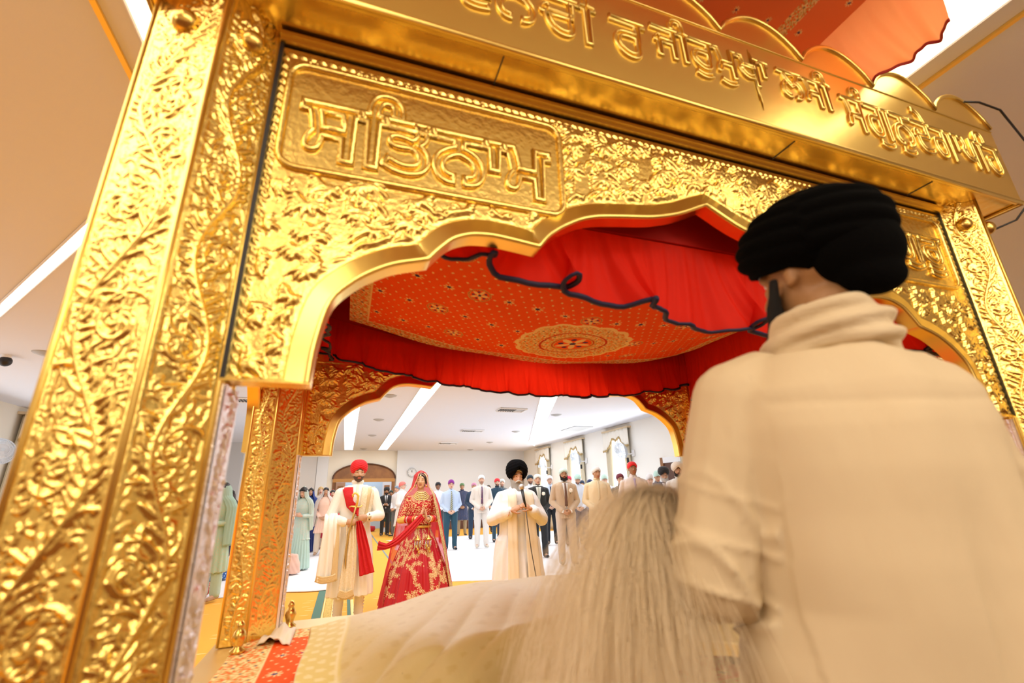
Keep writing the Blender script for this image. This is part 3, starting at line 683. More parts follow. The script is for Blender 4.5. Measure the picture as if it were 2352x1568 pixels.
ff = fascia((fx0, fy0, 0), (fx1, fy0, 0), 9); fascia((fx1, fy1, 0), (fx0, fy1, 0), 9); fascia((fx0, fy1, 0), (fx0, fy0, 0), 5); fascia((fx1, fy0, 0), (fx1, fy1, 0), 5)
txt = ('\u0a0f\u0a39\u0a41\u0a15\u0a32\u0a3f \u0a1c\u0a40\u0a2a\u0a41\u0a30\u0a16 \u0a38\u0a3e\u0a2e\u0a40', '\u0a38\u0a70\u0a17\u0a41 \u0a28\u0a41 \u0a26\u0a47\u0a17\u0a3e \u0a2a\u0a39\u0a3f\u0a70\u0a17')
obj('embossed_letters', rel(lettering('\u0a38\u0a3f\u0a24\u0a17\u0a41\u0a30 \u0a35\u0a28\u0a1a\u0a40 \u0a30', -.46, .78, 2.52, 2.80, .8585, 0.0, .007)), GOLDP, ff, True)
obj('embossed_letters', rel(lettering('\u0a1c\u0a40\u0a30\u0a41\u0a2e\u0a41\u0a16\u0a3e \u0a32\u0a38\u0a40', .80, 1.60, 2.52, 2.81, .8585, 0.0, .007)), GOLDP, ff, True)
obj('embossed_letters', rel(lettering('\u0a38\u0a70\u0a17\u0a41\u0a28\u0a41\u0a26\u0a47\u0a17\u0a3e\u0a2a\u0a3f\u0a39', 1.64, 2.62, 2.52, 2.80, .8585, 0.0, .007)), GOLDP, ff, True)
# platform under the palki
tag(obj('platform', boxm((-.48, .90, 0), (2.60, 2.87, .744)), mat('platform_cream_gold', (.70, .52, .22), .4, .3)), 'raised cream and gold platform carrying the gold canopy', 'platform')
for (x, y) in ((-.36, 2.37), (-.205, 2.70)):
    t = tag(obj('brass_finial', lathe(BM(), [(.001, 0), (.028, 0), (.03, .01), (.016, .02), (.02, .035), (.026, .055), (.02, .075), (.012, .085), (.016, .095), (.010, .11), (.001, .115)], (x, y, .752), 18), BRASS, smooth=True),
            'small brass finial at the rear left pillar foot, ' + ('nearer the camera' if y < 2.5 else 'further one beside the aisle'), 'finial', 'brass finials')

# ------------------------------------------------------------------ embroidered cloth patterns
OR = np.array((.93, .115, .012)); GD = np.array((.74, .50, .16)); GD2 = np.array((.95, .76, .38)); NV = np.array((.05, .04, .18)); MR = np.array((.55, .03, .01))
def disc(C, X, Y, x, y, r0, r1, col):
    d = np.hypot(X - x, Y - y); C[(d >= r0) & (d < r1)] = col
def roundel(C, X, Y, x, y, R):
    d = np.hypot(X - x, Y - y); a = np.arctan2(Y - y, X - x); m_ = d < R
    C[m_] = GD; C[d < R * .82] = OR; C[(np.abs(d - R * .9) < R * .03)] = MR
    C[(d < R * .78) & (d < R * (.45 + .33 * np.cos(5 * a)))] = GD2
    for k in range(5): disc(C, X, Y, x + R * .55 * math.cos(2 * PI * k / 5 + .6), y + R * .55 * math.sin(2 * PI * k / 5 + .6), 0, R * .12, NV)
    disc(C, X, Y, x, y, 0, R * .15, NV)
def star(C, X, Y, x, y, R):
    d = np.hypot(X - x, Y - y); a = np.arctan2(Y - y, X - x); C[d < R * (.6 + .4 * np.cos(8 * a))] = GD2; C[d < R * .35] = NV
def border(C, m_, X, Y, s=.05):
    g = s * 1.5; j = np.round(Y / g); ox = (j % 2) * .5 * g; i = np.round((X - ox) / g); dx = X - i * g - ox; dy = Y - j * g
    d = np.hypot(dx, dy) / g; a = np.arctan2(dy, dx) + i * 1.3 + j; q = np.sin(X / s * 9.1 + 2 * np.sin(Y / s * 4)) * np.sin(Y / s * 8.3 + 2 * np.sin(X / s * 3.7))
    C[m_] = GD * .9; C[m_ & (q > .35)] = OR; C[m_ & (q < -.45)] = GD2 * .9
    C[m_ & (d < .30 + .17 * np.cos(6 * a))] = GD2; C[m_ & (d < .15)] = GD; C[m_ & (d < .075)] = NV
def cloth_pattern(X, Y, x0, x1, y0, y1, bw, med=None, step=.24, sides='lrtb'):
    C = np.tile(OR, X.shape + (1,)).astype(float); s = .048
    i = np.round(X / s); j = np.round(Y / (s * .9)); ox = (j % 2) * .5 * s
    d = np.hypot(X - np.round((X - ox) / s) * s - ox, Y - j * s * .9); C[d < .0052] = GD2
    nx, ny = int((x1 - x0) / step) + 2, int((y1 - y0) / step) + 2
    for a in range(nx):
        for b_ in range(ny):
            x = x0 + step * (a + .5 * (b_ % 2)); y = y0 + step * b_
            (roundel(C, X, Y, x, y, .052) if (a + b_) % 2 == 0 else star(C, X, Y, x, y, .03)); star(C, X, Y, x + step / 2, y, .026)
    if med:
        mx, my, R = med; d = np.hypot(X - mx, Y - my); a = np.arctan2(Y - my, X - mx); Rr = R * (1 + .06 * np.abs(np.sin(8 * a)))
        m_ = d < Rr; border(C, m_, X, Y, .04); C[m_ & (d > Rr * .93)] = GD2; C[(np.abs(d - R * .6) < .006)] = MR
        roundel(C, X, Y, mx, my, R * .42)
    m_ = np.zeros(X.shape, bool)
    if 'l' in sides: m_ |= X < x0 + bw
    if 'r' in sides: m_ |= X > x1 - bw
    if 'b' in sides: m_ |= Y < y0 + bw
    if 't' in sides: m_ |= Y > y1 - bw
    e = np.minimum(np.minimum(X - x0, x1 - X), np.minimum(Y - y0, y1 - Y)); border(C, m_, X, Y); C[m_ & (np.abs(e - bw) < .008)] = GD2
    return C
# inner ceiling cloth, sagging
x0, x1, y0, y1 = -.06, 2.16, 1.22, 2.58
X, Y = np.meshgrid(np.linspace(x0, x1, 560), np.linspace(y0, y1, 340))
tz = (X - 1.15) / 1.15
Z = 2.115 + .15 * tz ** 2 - .035 * np.cos(tz * PI / 2) * np.sin((Y - y0) / (y1 - y0) * PI) + .006 * np.sin(X * 9 + 3 * np.sin(Y * 5))
P = np.stack([X, Y, Z], -1)
cc = thing('ceiling_cloth', 'orange embroidered cloth with gold medallions hung inside the gold canopy', 'cloth', (0, 0, 0))
obj('embroidered_field', gridmesh('field', P, cloth_pattern(X, Y, x0, x1, y0, y1, .10, (1.10, 2.12, .30), .27)), PATT, cc, True)
# red lining above and beside
bm = BM(); box(bm, (-.24, 1.05, 2.40), (2.32, 2.70, 2.41)); lin = tag(obj('red_lining', bm, REDC), 'plain red lining cloth stretched under the canopy roof, above the ruffles', 'cloth')
def ruffle(name, pts, zt, zb, amp, k, seed, label, m=REDR, tm=NAVY, grp='red ruffles with navy trim', tr=.006, flare=.05, over=.9):
    """pts: polyline in plan; zt/zb: functions of t; a gathered frill hanging from the top line"""
    n = 420; t = np.linspace(0, 1, n); seg = np.array(pts, float); L = np.r_[0, np.cumsum(np.linalg.norm(np.diff(seg, axis=0), axis=1))]; s = t * L[-1]
    x = np.interp(s, L, seg[:, 0]); y = np.interp(s, L, seg[:, 1]); d = np.stack([np.gradient(x), np.gradient(y)], -1); d /= np.linalg.norm(d, axis=1)[:, None] + 1e-9
    nr = np.stack([d[:, 1], -d[:, 0]], -1); r = np.random.default_rng(seed); ph = r.uniform(0, 6, 4)
    w1 = np.sin(s * k + ph[0] + 1.3 * np.sin(s * k * .37 + ph[1])); w2 = np.sin(s * k * 3.1 + ph[2] + np.sin(s * 7)); w3 = np.sin(s * k * 7.3 + ph[3])
    nv = 26; P = np.zeros((nv, n, 3))
    for i in range(nv):
        f = i / (nv - 1); off = amp * (f ** 1.5 * w1 + .35 * f ** .7 * w2 + .12 * w3 * (f ** .3)) + flare * f ** 1.6
        al = amp * f ** 2 * over * np.cos(s * k + ph[0] + 1.3 * np.sin(s * k * .37 + ph[1]))
        P[i, :, 0] = x + nr[:, 0] * off + d[:, 0] * al; P[i, :, 1] = y + nr[:, 1] * off + d[:, 1] * al
        P[i, :, 2] = zt(t) * (1 - f) + zb(t) * f + .012 * f * w1 * f
    o = thing(name, label, 'ruffle', group=grp)
    obj('frill', gridmesh('frill', P), m, o, True)
    obj('trim', tube(BM(), [tuple(p) for p in P[-1][::2]], tr, 6, flat=1.6), tm, o, True)
    return o
C_ = lambda v: (lambda t: v + 0 * t)
ruffle('cloth_ruffle', [(-.1, 1.15), (2.3, 1.15)], lambda t: 2.14 + 0 * t, lambda t: 1.985 - .15 * np.clip(t * 2.4 - .12, 0, 1), .040, 20, 3, 'red ruffle with navy trim hanging behind the front arch', over=1.7)
ruffle('cloth_ruffle', [(2.3, 2.62), (-.2, 2.62)], lambda t: 2.15 + .15 * ((t - .48) * 2) ** 2, lambda t: 1.905 + .16 * ((t - .46) * 2) ** 2, .024, 32, 4, 'red ruffle with navy trim hanging over the rear arch, lit from behind', flare=-.02)
ruffle('cloth_ruffle', [(-.17, 2.6), (-.17, 1.15)], lambda t: 2.30 - .1 * t, lambda t: 2.06 - .05 * t, .02, 22, 5, 'red ruffle with navy trim along the left side inside the canopy', flare=-.02)
ruffle('cloth_ruffle', [(2.25, 1.15), (2.25, 2.6)], lambda t: 2.27 + 0 * t, lambda t: 1.93 - .02 * t, .02, 24, 6, 'red ruffle with navy trim along the right side inside the canopy', flare=-.02)
# gathered red cloth from ceiling cloth edge up to the lining, on each side
bm = BM(); box(bm, (-.17, 2.625, 2.18), (2.27, 2.635, 2.40)); box(bm, (-.19, 1.16, 2.25), (-.18, 2.62, 2.40)); box(bm, (2.26, 1.16, 2.25), (2.27, 2.62, 2.40)); box(bm, (-.17, 1.14, 2.142), (2.27, 1.147, 2.40))
obj('side_lining', bm, REDC, lin)
# hanging orange canopy above the palki
oc = thing('hanging_canopy', 'orange hanging ceiling canopy with translucent ruffle above the gold fascia', 'canopy', (0, 0, 0))
X, Y = np.meshgrid(np.linspace(-.3, 1.80, 500), np.linspace(.58, 1.6, 260)); P = np.stack([X, Y, 3.15 - .012 * np.sin(X * 7) + 0 * Y], -1)
Cc = np.tile(np.array((.90, .22, .07)), X.shape + (1,)).astype(float)
for a in range(12):
    for b_ in range(9): star(Cc, X, Y, -.2 + a * .17 + .08 * (b_ % 2), .3 + b_ * .16, .016)
m_ = (np.abs(X - 1.6) < .028); border(Cc, m_, X, Y, .03)
obj('canopy_cloth', gridmesh('canopy', P, Cc), mat('orange_embroidered_canopy', (1, 1, 1), .7, attr='pat', trans=.4), oc, True)
rf = ruffle('canopy_ruffle', [(1.80, .55), (1.80, 1.62)], C_(3.15), lambda t: 2.88 + 0 * t, .05, 13, 9, 'x', ORNR, DRED, None, .005, .1)
for ch in list(rf.children): ch.parent = oc
bpy.data.objects.remove(rf)
# carpet-like orange cloth on the platform
x0, x1, y0, y1 = -.385, 2.3, 1.25, 2.66
X, Y = np.meshgrid(np.linspace(x0, x1, 480), np.linspace(y0, y1, 300)); Z = .7465 + .0 * X + np.clip(.004 * np.sin(X * 11 + Y * 7), 0, 1) + .004
tag(solid(obj('platform_cloth', gridmesh('platform_cloth', np.stack([X, Y, Z], -1), cloth_pattern(X, Y, x0, x1, y0, y1, .15, None, .2)), PATM, None, True), .003, -1), 'orange cloth with gold floral border spread on the platform by the rear left pillar', 'cloth')
P = np.zeros((20, 30, 3)); u, v = np.meshgrid(np.linspace(0, 1, 30), np.linspace(0, 1, 20)); P[..., 0] = -.30 + .13 * u; P[..., 1] = 2.42 + .28 * v - .05 * u; P[..., 2] = .757 + .03 * np.sin(u * PI) * (.5 + .5 * np.sin(v * 7 + u * 4)) + .004 * np.sin(u * 22)
tag(solid(obj('folded_cloth', gridmesh('folded', P), cloth((.8, .72, .55)), None, True), .004), 'crumpled off-white cloth at the foot of the rear left pillar', 'cloth')

# ------------------------------------------------------------------ the book stand under its rumala
st = thing('book_stand', 'low dark wooden book stand hidden under the cream cloth', 'stand', (.8, 1.6, .752))
obj('stand_top', boxm((-.62, -.14, .10), (.60, .30, .125)), WOODD, st)
obj('stand_apron', boxm((-.60, -.10, .03), (.58, -.085, .10)), WOODD, st)
for x in (-.56, .50):
    for y in (-.12, .24): obj('leg', boxm((x, y, 0), (x + .05, y + .05, .10)), WOODD, st)
n1, n2 = 220, 170; u = np.linspace(-.09, 1.62, n1)
rz = np.interp(u, [-.09, .135, .36, .54, .82, 1.14, 1.45, 1.62], [.892, .925, .974, .997, .996, .968, .91, .85])
ry = np.interp(u, [-.09, .3, 1.62], [2.0, 2.0, 2.02])
fy = np.interp(u, [-.09, .1, .28, .6, 1.2, 1.62], [1.72, 1.56, 1.45, 1.42, 1.42, 1.5]); fz = np.interp(u, [-.09, .1, .28, .45, .6, 1.1, 1.62], [.79, .855, .925, .965, .985, .975, .86])
hy = np.interp(u, [-.09, .1, .28, 1.62], [1.40, 1.34, 1.29, 1.30]); hz = np.interp(u, [-.09, .2, .6, .9, 1.1, 1.62], [.762, .775, .80, .835, .852, .80])
P = np.zeros((n2, n1, 3)); tv = np.linspace(0, 1, n2)
for i, t in enumerate(tv):
    if t < .12: f = t / .12; y = ry + .10 * (1 - f); z = .765 + (rz - .765) * math.sin(f * PI / 2)
    elif t < .6: f = (t - .12) / .48; y = ry + (fy - ry) * f; z = rz + (fz - rz) * f + .012 * math.sin(f * PI)
    else: f = (t - .6) / .4; y = fy + (hy - fy) * (f ** .8); z = fz + (hz - fz) * f ** 1.25
    dg = np.clip(1 - ((u - .28 - .9 * (.55 - t)) / .30) ** 2, 0, 1); fold = .020 * dg * np.abs(np.sin((u + .75 * t) * 21)) ** .7 * np.clip(t * 3 - .6, 0, 1) - .010 * dg + .009 * np.sin((u * 16 - t * 7) + 2 * np.sin(u * 3.1 + t * 2)) * min(1, t * 1.6) * np.clip(1.2 - np.abs(u - .35), .25, 1) + .004 * np.sin(u * 60 + t * 9) * max(0, t - .5)
    P[i, :, 0] = u + .012 * np.sin(t * 9 + u * 3); P[i, :, 1] = y - (.03 * max(0, (t - .6) / .4)) * np.sin(u * 22 + 1); P[i, :, 2] = np.maximum(z + fold, .758)
C = np.tile(np.array((.66, .54, .23)), (n2, n1, 1)).astype(float)
UU, TT = np.meshgrid(u, tv); q = np.sin(UU * 95) * np.sin(TT * 70) + .6 * np.sin(UU * 47 + TT * 60); C[q > .9] = (.61, .48, .18)
hem = (TT > .91); C[hem] = (.80, .55, .12); C[hem & (np.abs(((UU * 30 + np.abs(TT - .955) * 60) % 1) - .5) < .2)] = (.90, .70, .25); C[(TT > .905) & (TT < .92)] = (.92, .78, .4)
lb = UU < .035; C[lb] = (.74, .62, .20); C[lb & (np.sin(TT * 120) * np.sin(UU * 90) > .35)] = (.84, .76, .40); C[np.abs(UU - .03) < .004] = (.86, .78, .45)
tag(solid(obj('draped_cloth', gridmesh('draped', P, C), mat('cream_brocade', (1, 1, 1), .5, attr='pat', bump=(30, .003), sheen=.4), None, True), .004), 'cream brocade cloth with gold borders draped over the book stand', 'cloth')
# cable looping past the palki corner
tag(obj('cable', tube(BM(), [(2.36, .80, 2.86), (2.45, .79, 2.875), (2.57, .78, 2.86), (2.74, .80, 2.74), (2.78, .86, 2.52), (2.72, .92, 2.42), (2.60, .95, 2.37)], .0045, 8), BLACK, smooth=True), 'thin black cable looping around the right corner of the gold fascia', 'cable')
# ================================================================== people
SK = dict(fair=(.72, .45, .33), light=(.62, .36, .24), tan=(.50, .27, .15), brown=(.36, .18, .09), dark=(.20, .09, .045))
def V(*a): return Vector(a)
def torso_ring(z, fem=0, fat=0.0):
    zs = [.80, .90, .98, 1.08, 1.20, 1.30, 1.38, 1.44, 1.49, 1.54]
    rx = [.165, .172, .168, .152, .162, .178, .192, .175, .10, .056] if not fem else [.168, .178, .165, .128, .140, .158, .165, .148, .085, .048]
    ry = [.105, .115, .112, .102, .108, .118, .115, .095, .072, .056] if not fem else [.115, .120, .110, .092, .105, .122, .110, .085, .060, .048]
    return float(np.interp(z, zs, rx)) + fat * float(np.interp(z, [.8, 1.1, 1.4, 1.5], [.5, 1, .5, 0])), float(np.interp(z, zs, ry)) + fat * float(np.interp(z, [.8, 1.1, 1.4, 1.5], [.7, 1.3, .5, 0]))
def torso(b, z0, z1, off, fem=0, fat=0.0, n=12):
    R = []
    for z in np.linspace(z0, z1, n): rx, ry = torso_ring(z, fem, fat); R.append((0, 0, z, rx + off, ry + off))
    return b.loft(R, p=2.3)
def patch(name, zs, xl, xr, off, m, parent, s, fem=0, fat=0, th=.006, nx=9, back=False, extra=0.0):
    """strip of cloth lying on the front of the torso"""
    P = np.zeros((len(zs), nx, 3))
    for i, z in enumerate(zs):
        rx, ry = torso_ring(z, fem, fat); rx += extra; ry += extra
        l = xl[i] if hasattr(xl, '__len__') else xl; r = xr[i] if hasattr(xr, '__len__') else xr
        for j in range(nx):
            x = l + (r - l) * j / (nx - 1); q = max(0, 1 - abs(x / rx) ** 2.3) ** (1 / 2.3)
            P[i, j] = (x, (1 if back else -1) * (ry * q + off), z)
    o = obj(name, gridmesh(name, P * s), m, parent, True); solid(o, th * s); return o
HC = V(0, -.012, 1.640)      # head centre in the 1.75 m figure, crown at 1.75
class Pose: pass
def make_pose(kind='clasp', fem=0, head=(0, 0, 0)):
    p = Pose(); w_ = .185 if not fem else .16; p.fem = fem
    p.sh = [V(-w_, 0, 1.400), V(w_, 0, 1.400)]
    if kind == 'clasp': p.el = [V(-w_ - .075, .03, 1.13), V(w_ + .075, .03, 1.13)]; p.wr = [V(-.085, -.175, .955), V(.085, -.175, .955)]; p.hd = [V(-.01, -.20, .91), V(.012, -.215, .92)]
    elif kind == 'chest': p.el = [V(-w_ - .06, -.0, 1.12), V(w_ + .06, -.0, 1.12)]; p.wr = [V(-.09, -.20, 1.13), V(.09, -.20, 1.12)]; p.hd = [V(-.015, -.23, 1.15), V(.02, -.235, 1.14)]
    elif kind == 'side': p.el = [V(-w_ - .06, .02, 1.12), V(w_ + .06, .02, 1.12)]; p.wr = [V(-w_ - .065, -.04, .89), V(w_ + .065, -.04, .89)]; p.hd = [V(-w_ - .06, -.06, .81), V(w_ + .06, -.06, .81)]
    p.hp = [V(-.095, 0, .90), V(.095, 0, .90)]; p.kn = [V(-.11, -.01, .49), V(.11, -.01, .49)]; p.an = [V(-.115, .02, .075), V(.115, .02, .075)]
    p.toe = [V(-.14, -.15, .035), V(.14, -.15, .035)]
    p.H = Matrix.Translation((0, 0, 1.50)) @ Euler(head).to_matrix().to_4x4() @ Matrix.Translation((0, 0, -1.50)); return p
def hand(b, wr, d, nrm, side, s=1.0, curl_=.5, spread=.02, r=.0085):
    """palm and five fingers; d: direction wrist->knuckles, nrm: palm side normal, side: where the thumb goes"""
    d = Vector(d).normalized(); nrm = Vector(nrm); nrm = (nrm - d * nrm.dot(d)).normalized(); t = d.cross(nrm) * side
    k = Vector(wr) + d * .085 * s
    b.cap(Vector(wr) + d * .01, Vector(wr) + d * .045 * s, .026 * s, .034 * s, (nrm, .62)); b.cap(Vector(wr) + d * .04 * s, k, .037 * s, .038 * s, (nrm, .42))
    for i, (o, L) in enumerate(((.029, .072), (.010, .080), (-.010, .075), (-.028, .058))):
        p0 = k + t * o * s; a = 0; q = p0; dd = (d + t * o * spread * 20).normalized(); rr = r * s
        for j, f in enumerate((.45, .3, .25)):
            a += curl_ * (.75 + .1 * i); v = dd * math.cos(a) + nrm * math.sin(a); e = q + v * L * f * s; b.cap(q, e, rr, rr * .9, n=8); q = e; rr *= .9
    p0 = Vector(wr) + d * .03 * s + t * .030 * s; v1 = (d * .7 + t * .7 + nrm * .25).normalized(); e = p0 + v1 * .042 * s; b.cap(p0, e, .0125 * s, .0105 * s, n=8)
    v2 = (d * .95 + t * .15 + nrm * .35).normalized(); b.cap(e, e + v2 * .032 * s, .0105 * s, .0085 * s, n=8)
def body(root, pose, sk, s, vox, hands='clasp', stubble=None, child=0, neck=1.0, legs=True, age=0, feet=True):
    b = Blob(); Hm = pose.H; T = lambda v: Hm @ v; fem = pose.fem
    hs = .96 if fem else 1.0
    c = T(HC); R = Hm.to_3x3()
    e = R.to_euler()
    def hb(off, r, sc=(1, 1, 1)): b.ball(T(HC + V(*off) * hs), r * hs, sc, e)
    hb((0, .012, .028), .0775, (.98, 1.18, 1.06)); hb((0, -.018, -.02), .066, (1.0, 1.1, 1.15)); hb((0, -.03, -.06), .052, (1.0, 1.0, .85)); hb((0, -.058, -.088), .022, (1.1, .9, .8))
    hb((0, -.075, .022), .05, (1.05, .35, .45)); b.cap(T(HC + V(0, -.082, .018)), T(HC + V(0, -.103, -.022)), .008, .0125); hb((-.012, -.094, -.026), .009); hb((.012, -.094, -.026), .009)
    hb((0, -.083, -.052), .022, (1.0, .42, .22)); hb((0, -.080, -.061), .02, (.95, .42, .22))
    for x in (-1, 1):
        hb((x * .036, -.060, -.012), .022, (1, .7, .8)); hb((x * .076, .006, -.008), .018, (.35, .8, 1.35)); hb((x * .035, -.068, .018), .0165, (1.2, .6, .8))
    b.cap(T(V(0, .012, 1.575)), V(0, .018, 1.46), .050 * (.88 if fem else 1.0) * neck, .062 * (.85 if fem else 1))
    torso(b, .86, 1.50, -.02, fem)
    for i in (0, 1):
        b.chain([V(pose.sh[i].x * .7, 0, 1.41), pose.sh[i], pose.el[i], pose.wr[i]], [.04, .05, .038, .025])
        if legs: b.chain([pose.hp[i], pose.kn[i], pose.an[i]], [.085, .052, .038])
        if legs and feet: b.cap(pose.an[i] - V(0, 0, .01), pose.toe[i], .036, .026); b.cap(pose.an[i] + V(0, .03, -.035), pose.toe[i], .03, .03, ((0, 0, 1), .8))
        if hands == 'clasp':
            dd = (pose.hd[i] - pose.wr[i]); hand(b, pose.wr[i], dd, V(0.6 * (1 if i == 0 else -1), .8, -.1), 1 if i == 0 else -1, .95, .45)
    if hands == 'custom': pose.handfn(b)
    ey = [HC + V(x * .031, -.071, .012) for x in (-1, 1)]; ey = [np.array(T(HC + (q - HC) * hs)) for q in ey]
    fwd = np.array(R @ V(0, -1, 0)); cc = np.array(c)
    def post(P, N):
        for q in ey:
            d = np.linalg.norm(P - (q + fwd * .008), axis=1); P = P - fwd * (.0085 * np.exp(-(d / .0135) ** 2))[:, None]
        return P
    Ri = np.array(R.inverted()); m_ = [skin(sk), LIP if age < 1 else skin(tuple(x * .8 for x in sk))]
    if stubble: m_.append(mat('stubble', stubble, .8))
    def mf(F):
        L = ((F - cc) @ Ri.T) / hs; mi = np.zeros(len(F))
        lip = (np.abs(L[:, 0]) < .023 - np.abs(L[:, 2] + .057) * .8) & (np.abs(L[:, 2] + .057) < .0095) & (L[:, 1] < -.078); 
        if stubble:
            bd = (L[:, 2] < -.030 - .35 * np.clip(.06 - np.abs(L[:, 0]), 0, .06) + .0) & (L[:, 2] > -.125) & (L[:, 1] < .01 + (L[:, 2] + .05) * .3) & (np.abs(F[:, 0] - cc[0]) < .12)
            mus = (np.abs(L[:, 2] + .042) < .006) & (np.abs(L[:, 0]) < .032) & (L[:, 1] < -.07)
            mi[bd | mus] = 2
        mi[lip] = 1; return mi
    o = b.build('body', m_, root, vox, 2, post, s, matfn=mf)
    # eyes and brows
    for k, q in enumerate(ey):
        cq = Vector(q) + R @ V(0, -.0005, 0); bm = BM()
        bmesh.ops.create_icosphere(bm, subdivisions=2, radius=.0102 * s, matrix=Matrix.Translation(cq * s))
        for f in bm.faces: f.smooth = True
        for f in bm.faces: f.material_index = 1 if (f.calc_center_median() / s - cq).normalized().dot(R @ V(pose.__dict__.get('gaze', 0), -1, 0).normalized()) > .74 else 0
        obj('eye', bm, [EYEW, EYEB], root)
        x = -1 if k == 0 else 1; br = [T(HC + V(x * a, y, z) * hs) * s for a, y, z in ((.015, -.089, .030), (.030, -.090, .0355), (.049, -.073, .031))]
        obj('eyebrow', tube(BM(), br, [.0034 * s, .0038 * s, .002 * s], 6, flat=.8), HAIRB if age < 2 else mat('grey_brow', (.3, .28, .26), .7), root)
    return o
def head_local(pose): return lambda x, y, z: pose.H @ (HC + V(x, y, z))
def turban(root, pose, col, s, R=(.118, .132, .105), zc=.075, front=.045, side=-.010, back=-.045, point=.03, name='turban', ridges=7, ramp=.005, n=72, nv=40, dirn=1, peak=None):
    """wrapped head covering: bottom edge rises to a point over the forehead, folds cross in front"""
    P = np.zeros((nv, n, 3)); Rm = np.array(pose.H.to_3x3()); c0 = np.array(pose.H @ HC)
    for j in range(n):
        a = 2 * PI * j / n; fx, fy = math.sin(a), -math.cos(a)      # a=0 is the front
        fr = max(0, math.cos(a)); zb = side + (back - side) * max(0, -math.cos(a)) + (front - side) * fr ** 2.2 + point * max(0, 1 - abs(((a + PI) % (2 * PI)) - PI) / .45)
        for i in range(nv):
            t = i / (nv - 1); th = math.asin(max(-.92, min(.9, (zb - zc) / R[2]))); ph = th + (PI / 2 - th) * t
            rr = math.cos(ph) ** .82 if math.cos(ph) > 0 else 0; z = zc + R[2] * math.sin(ph)
            az = ((a + PI) % (2 * PI)) - PI
            w_ = ridges * (z / R[2] + dirn * .55 * abs(az) / PI * 2 if abs(az) < 2 else z / R[2] + dirn * .55 * 2.2) 
            g = ramp * (abs(math.sin(w_ * PI / 2)) - .4) * min(1, rr * 2)
            k_in = 1 - .10 * max(0, 1 - t * 5)
            P[i, j] = ((R[0] * rr * k_in + g) * fx, (R[1] * rr * k_in + g) * fy + .012, z)
    P = c0 + P @ Rm.T
    o = obj(name, gridmesh(name, P * s, close_u=True), cloth(col) if not isinstance(col, bpy.types.Material) else col, root, True); solid(o, .006 * s, -1); return o
def cap_wrap(root, pose, col, s, hi=.0, name='head_wrap', tail=True, pat=None):
    turban(root, pose, col, s, (.090, .110, .092 + hi), .043, .058, .006, -.035, 0.0, name, 5, .0022, 48, 20)
    if tail: 
        h = head_local(pose); b = Blob().ball(h(0, .112, .0), .018, (1.2, .8, .8)).cap(h(0.01, .118, -.01), h(.03, .125, -.06), .014, .006, ((0, 1, 0), .4)).cap(h(-.01, .118, -.01), h(-.02, .125, -.07), .014, .006, ((0, 1, 0), .4)); b.build('knot', cloth(col), root, .006, 1, None, s)
def beard(root, pose, col, s, L=.05, W=1.0, vox=.006, mus=True, m=None):
    h = head_local(pose); b = Blob(); n = 11
    for k in range(n):
        a = (k / (n - 1) - .5) * 2; x = a * .069 * W; top = h(x, -.02 - .045 * (1 - a * a), -.012 - .045 * (1 - a * a) ** .5); low = h(x * (.80 if L > .06 else .9), -.055 - .04 * (1 - a * a), -.075 - L * (1 - .7 * a * a) - .01)
        b.cap(top, low, .010 + .004 * (1 - a * a), .016 if L > .06 else .012)
    b.ball(h(0, -.068, -.088), .034, (1.15, .75, .8 + L * 4))
    if mus:
        for x in (-1, 1): b.cap(h(x * .004, -.100, -.040), h(x * .034, -.086, -.052), .008, .0055)
    mt = m or mat('beard_hair', col, .9, bump=(160, .004, (1, 1, .25)))
    return b.build('beard', mt, root, vox, 2, lambda P, N: P + N * wob(P * np.array([1, 1, .3]), 110, .0022)[:, None], s)
def hair(root, pose, s, col=None, long_=True, vox=.008, parting=True):
    h = head_local(pose); b = Blob(); e = pose.H.to_euler(); m_ = HAIRB if col is None else mat('hair', col, .6, bump=(120, .003, (1, 1, .2)))
    b.ball(h(0, .022, .036), .0835, (1.0, 1.16, 1.03), e)
    for x in (-1, 1):
        b.cap(h(x * .05, -.05, .062), h(x * .074, -.005, .01), .022, .018); b.cap(h(x * .074, -.005, .01), h(x * .070, .03, -.06), .018, .018)
        if long_: b.cap(h(x * .066, .02, -.05), h(x * .075, .03, -.21), .024, .016)
    b.ball(h(0, .07, -.03), .05, (1.2, .8, 1.4), e)
    return b.build('hair', m_, root, vox, 2, None, s)
def glasses(root, pose, s, m=BLACK):
    h = head_local(pose); bm = BM()
    for x in (-1, 1):
        tube(bm, [h(x * .033 + .021 * math.cos(a), -.101, .008 + .017 * math.sin(a)) * s for a in np.linspace(0, 2 * PI, 17)[:-1]], .0016 * s, 5, True)
        tube(bm, [h(x * .054, -.100, .012) * s, h(x * .079, -.03, .006) * s, h(x * .080, .01, .0) * s], .0016 * s, 5)
    tube(bm, [h(-.012, -.102, .010) * s, h(0, -.104, .013) * s, h(.012, -.102, .010) * s], .0015 * s, 5); obj('glasses', bm, m, root)
def sleeves(b, pose, r=(.066, .054, .043), cut=1.0, off=0.0):
    for i in (0, 1):
        e = pose.el[i]; w_ = e.lerp(pose.wr[i], cut)
        b.chain([V(pose.sh[i].x * .72, 0, 1.425), pose.sh[i], e, w_], [r[0] * .9 + off, r[0] + off, r[1] + off, r[2] + off])
    return b
def wr_post(amp=.004, f=26, seed=1, hemz=None):
    def fn(P, N): return P + N * wob(P * np.array([1, 1, .55]), f, amp, seed)[:, None]
    return fn
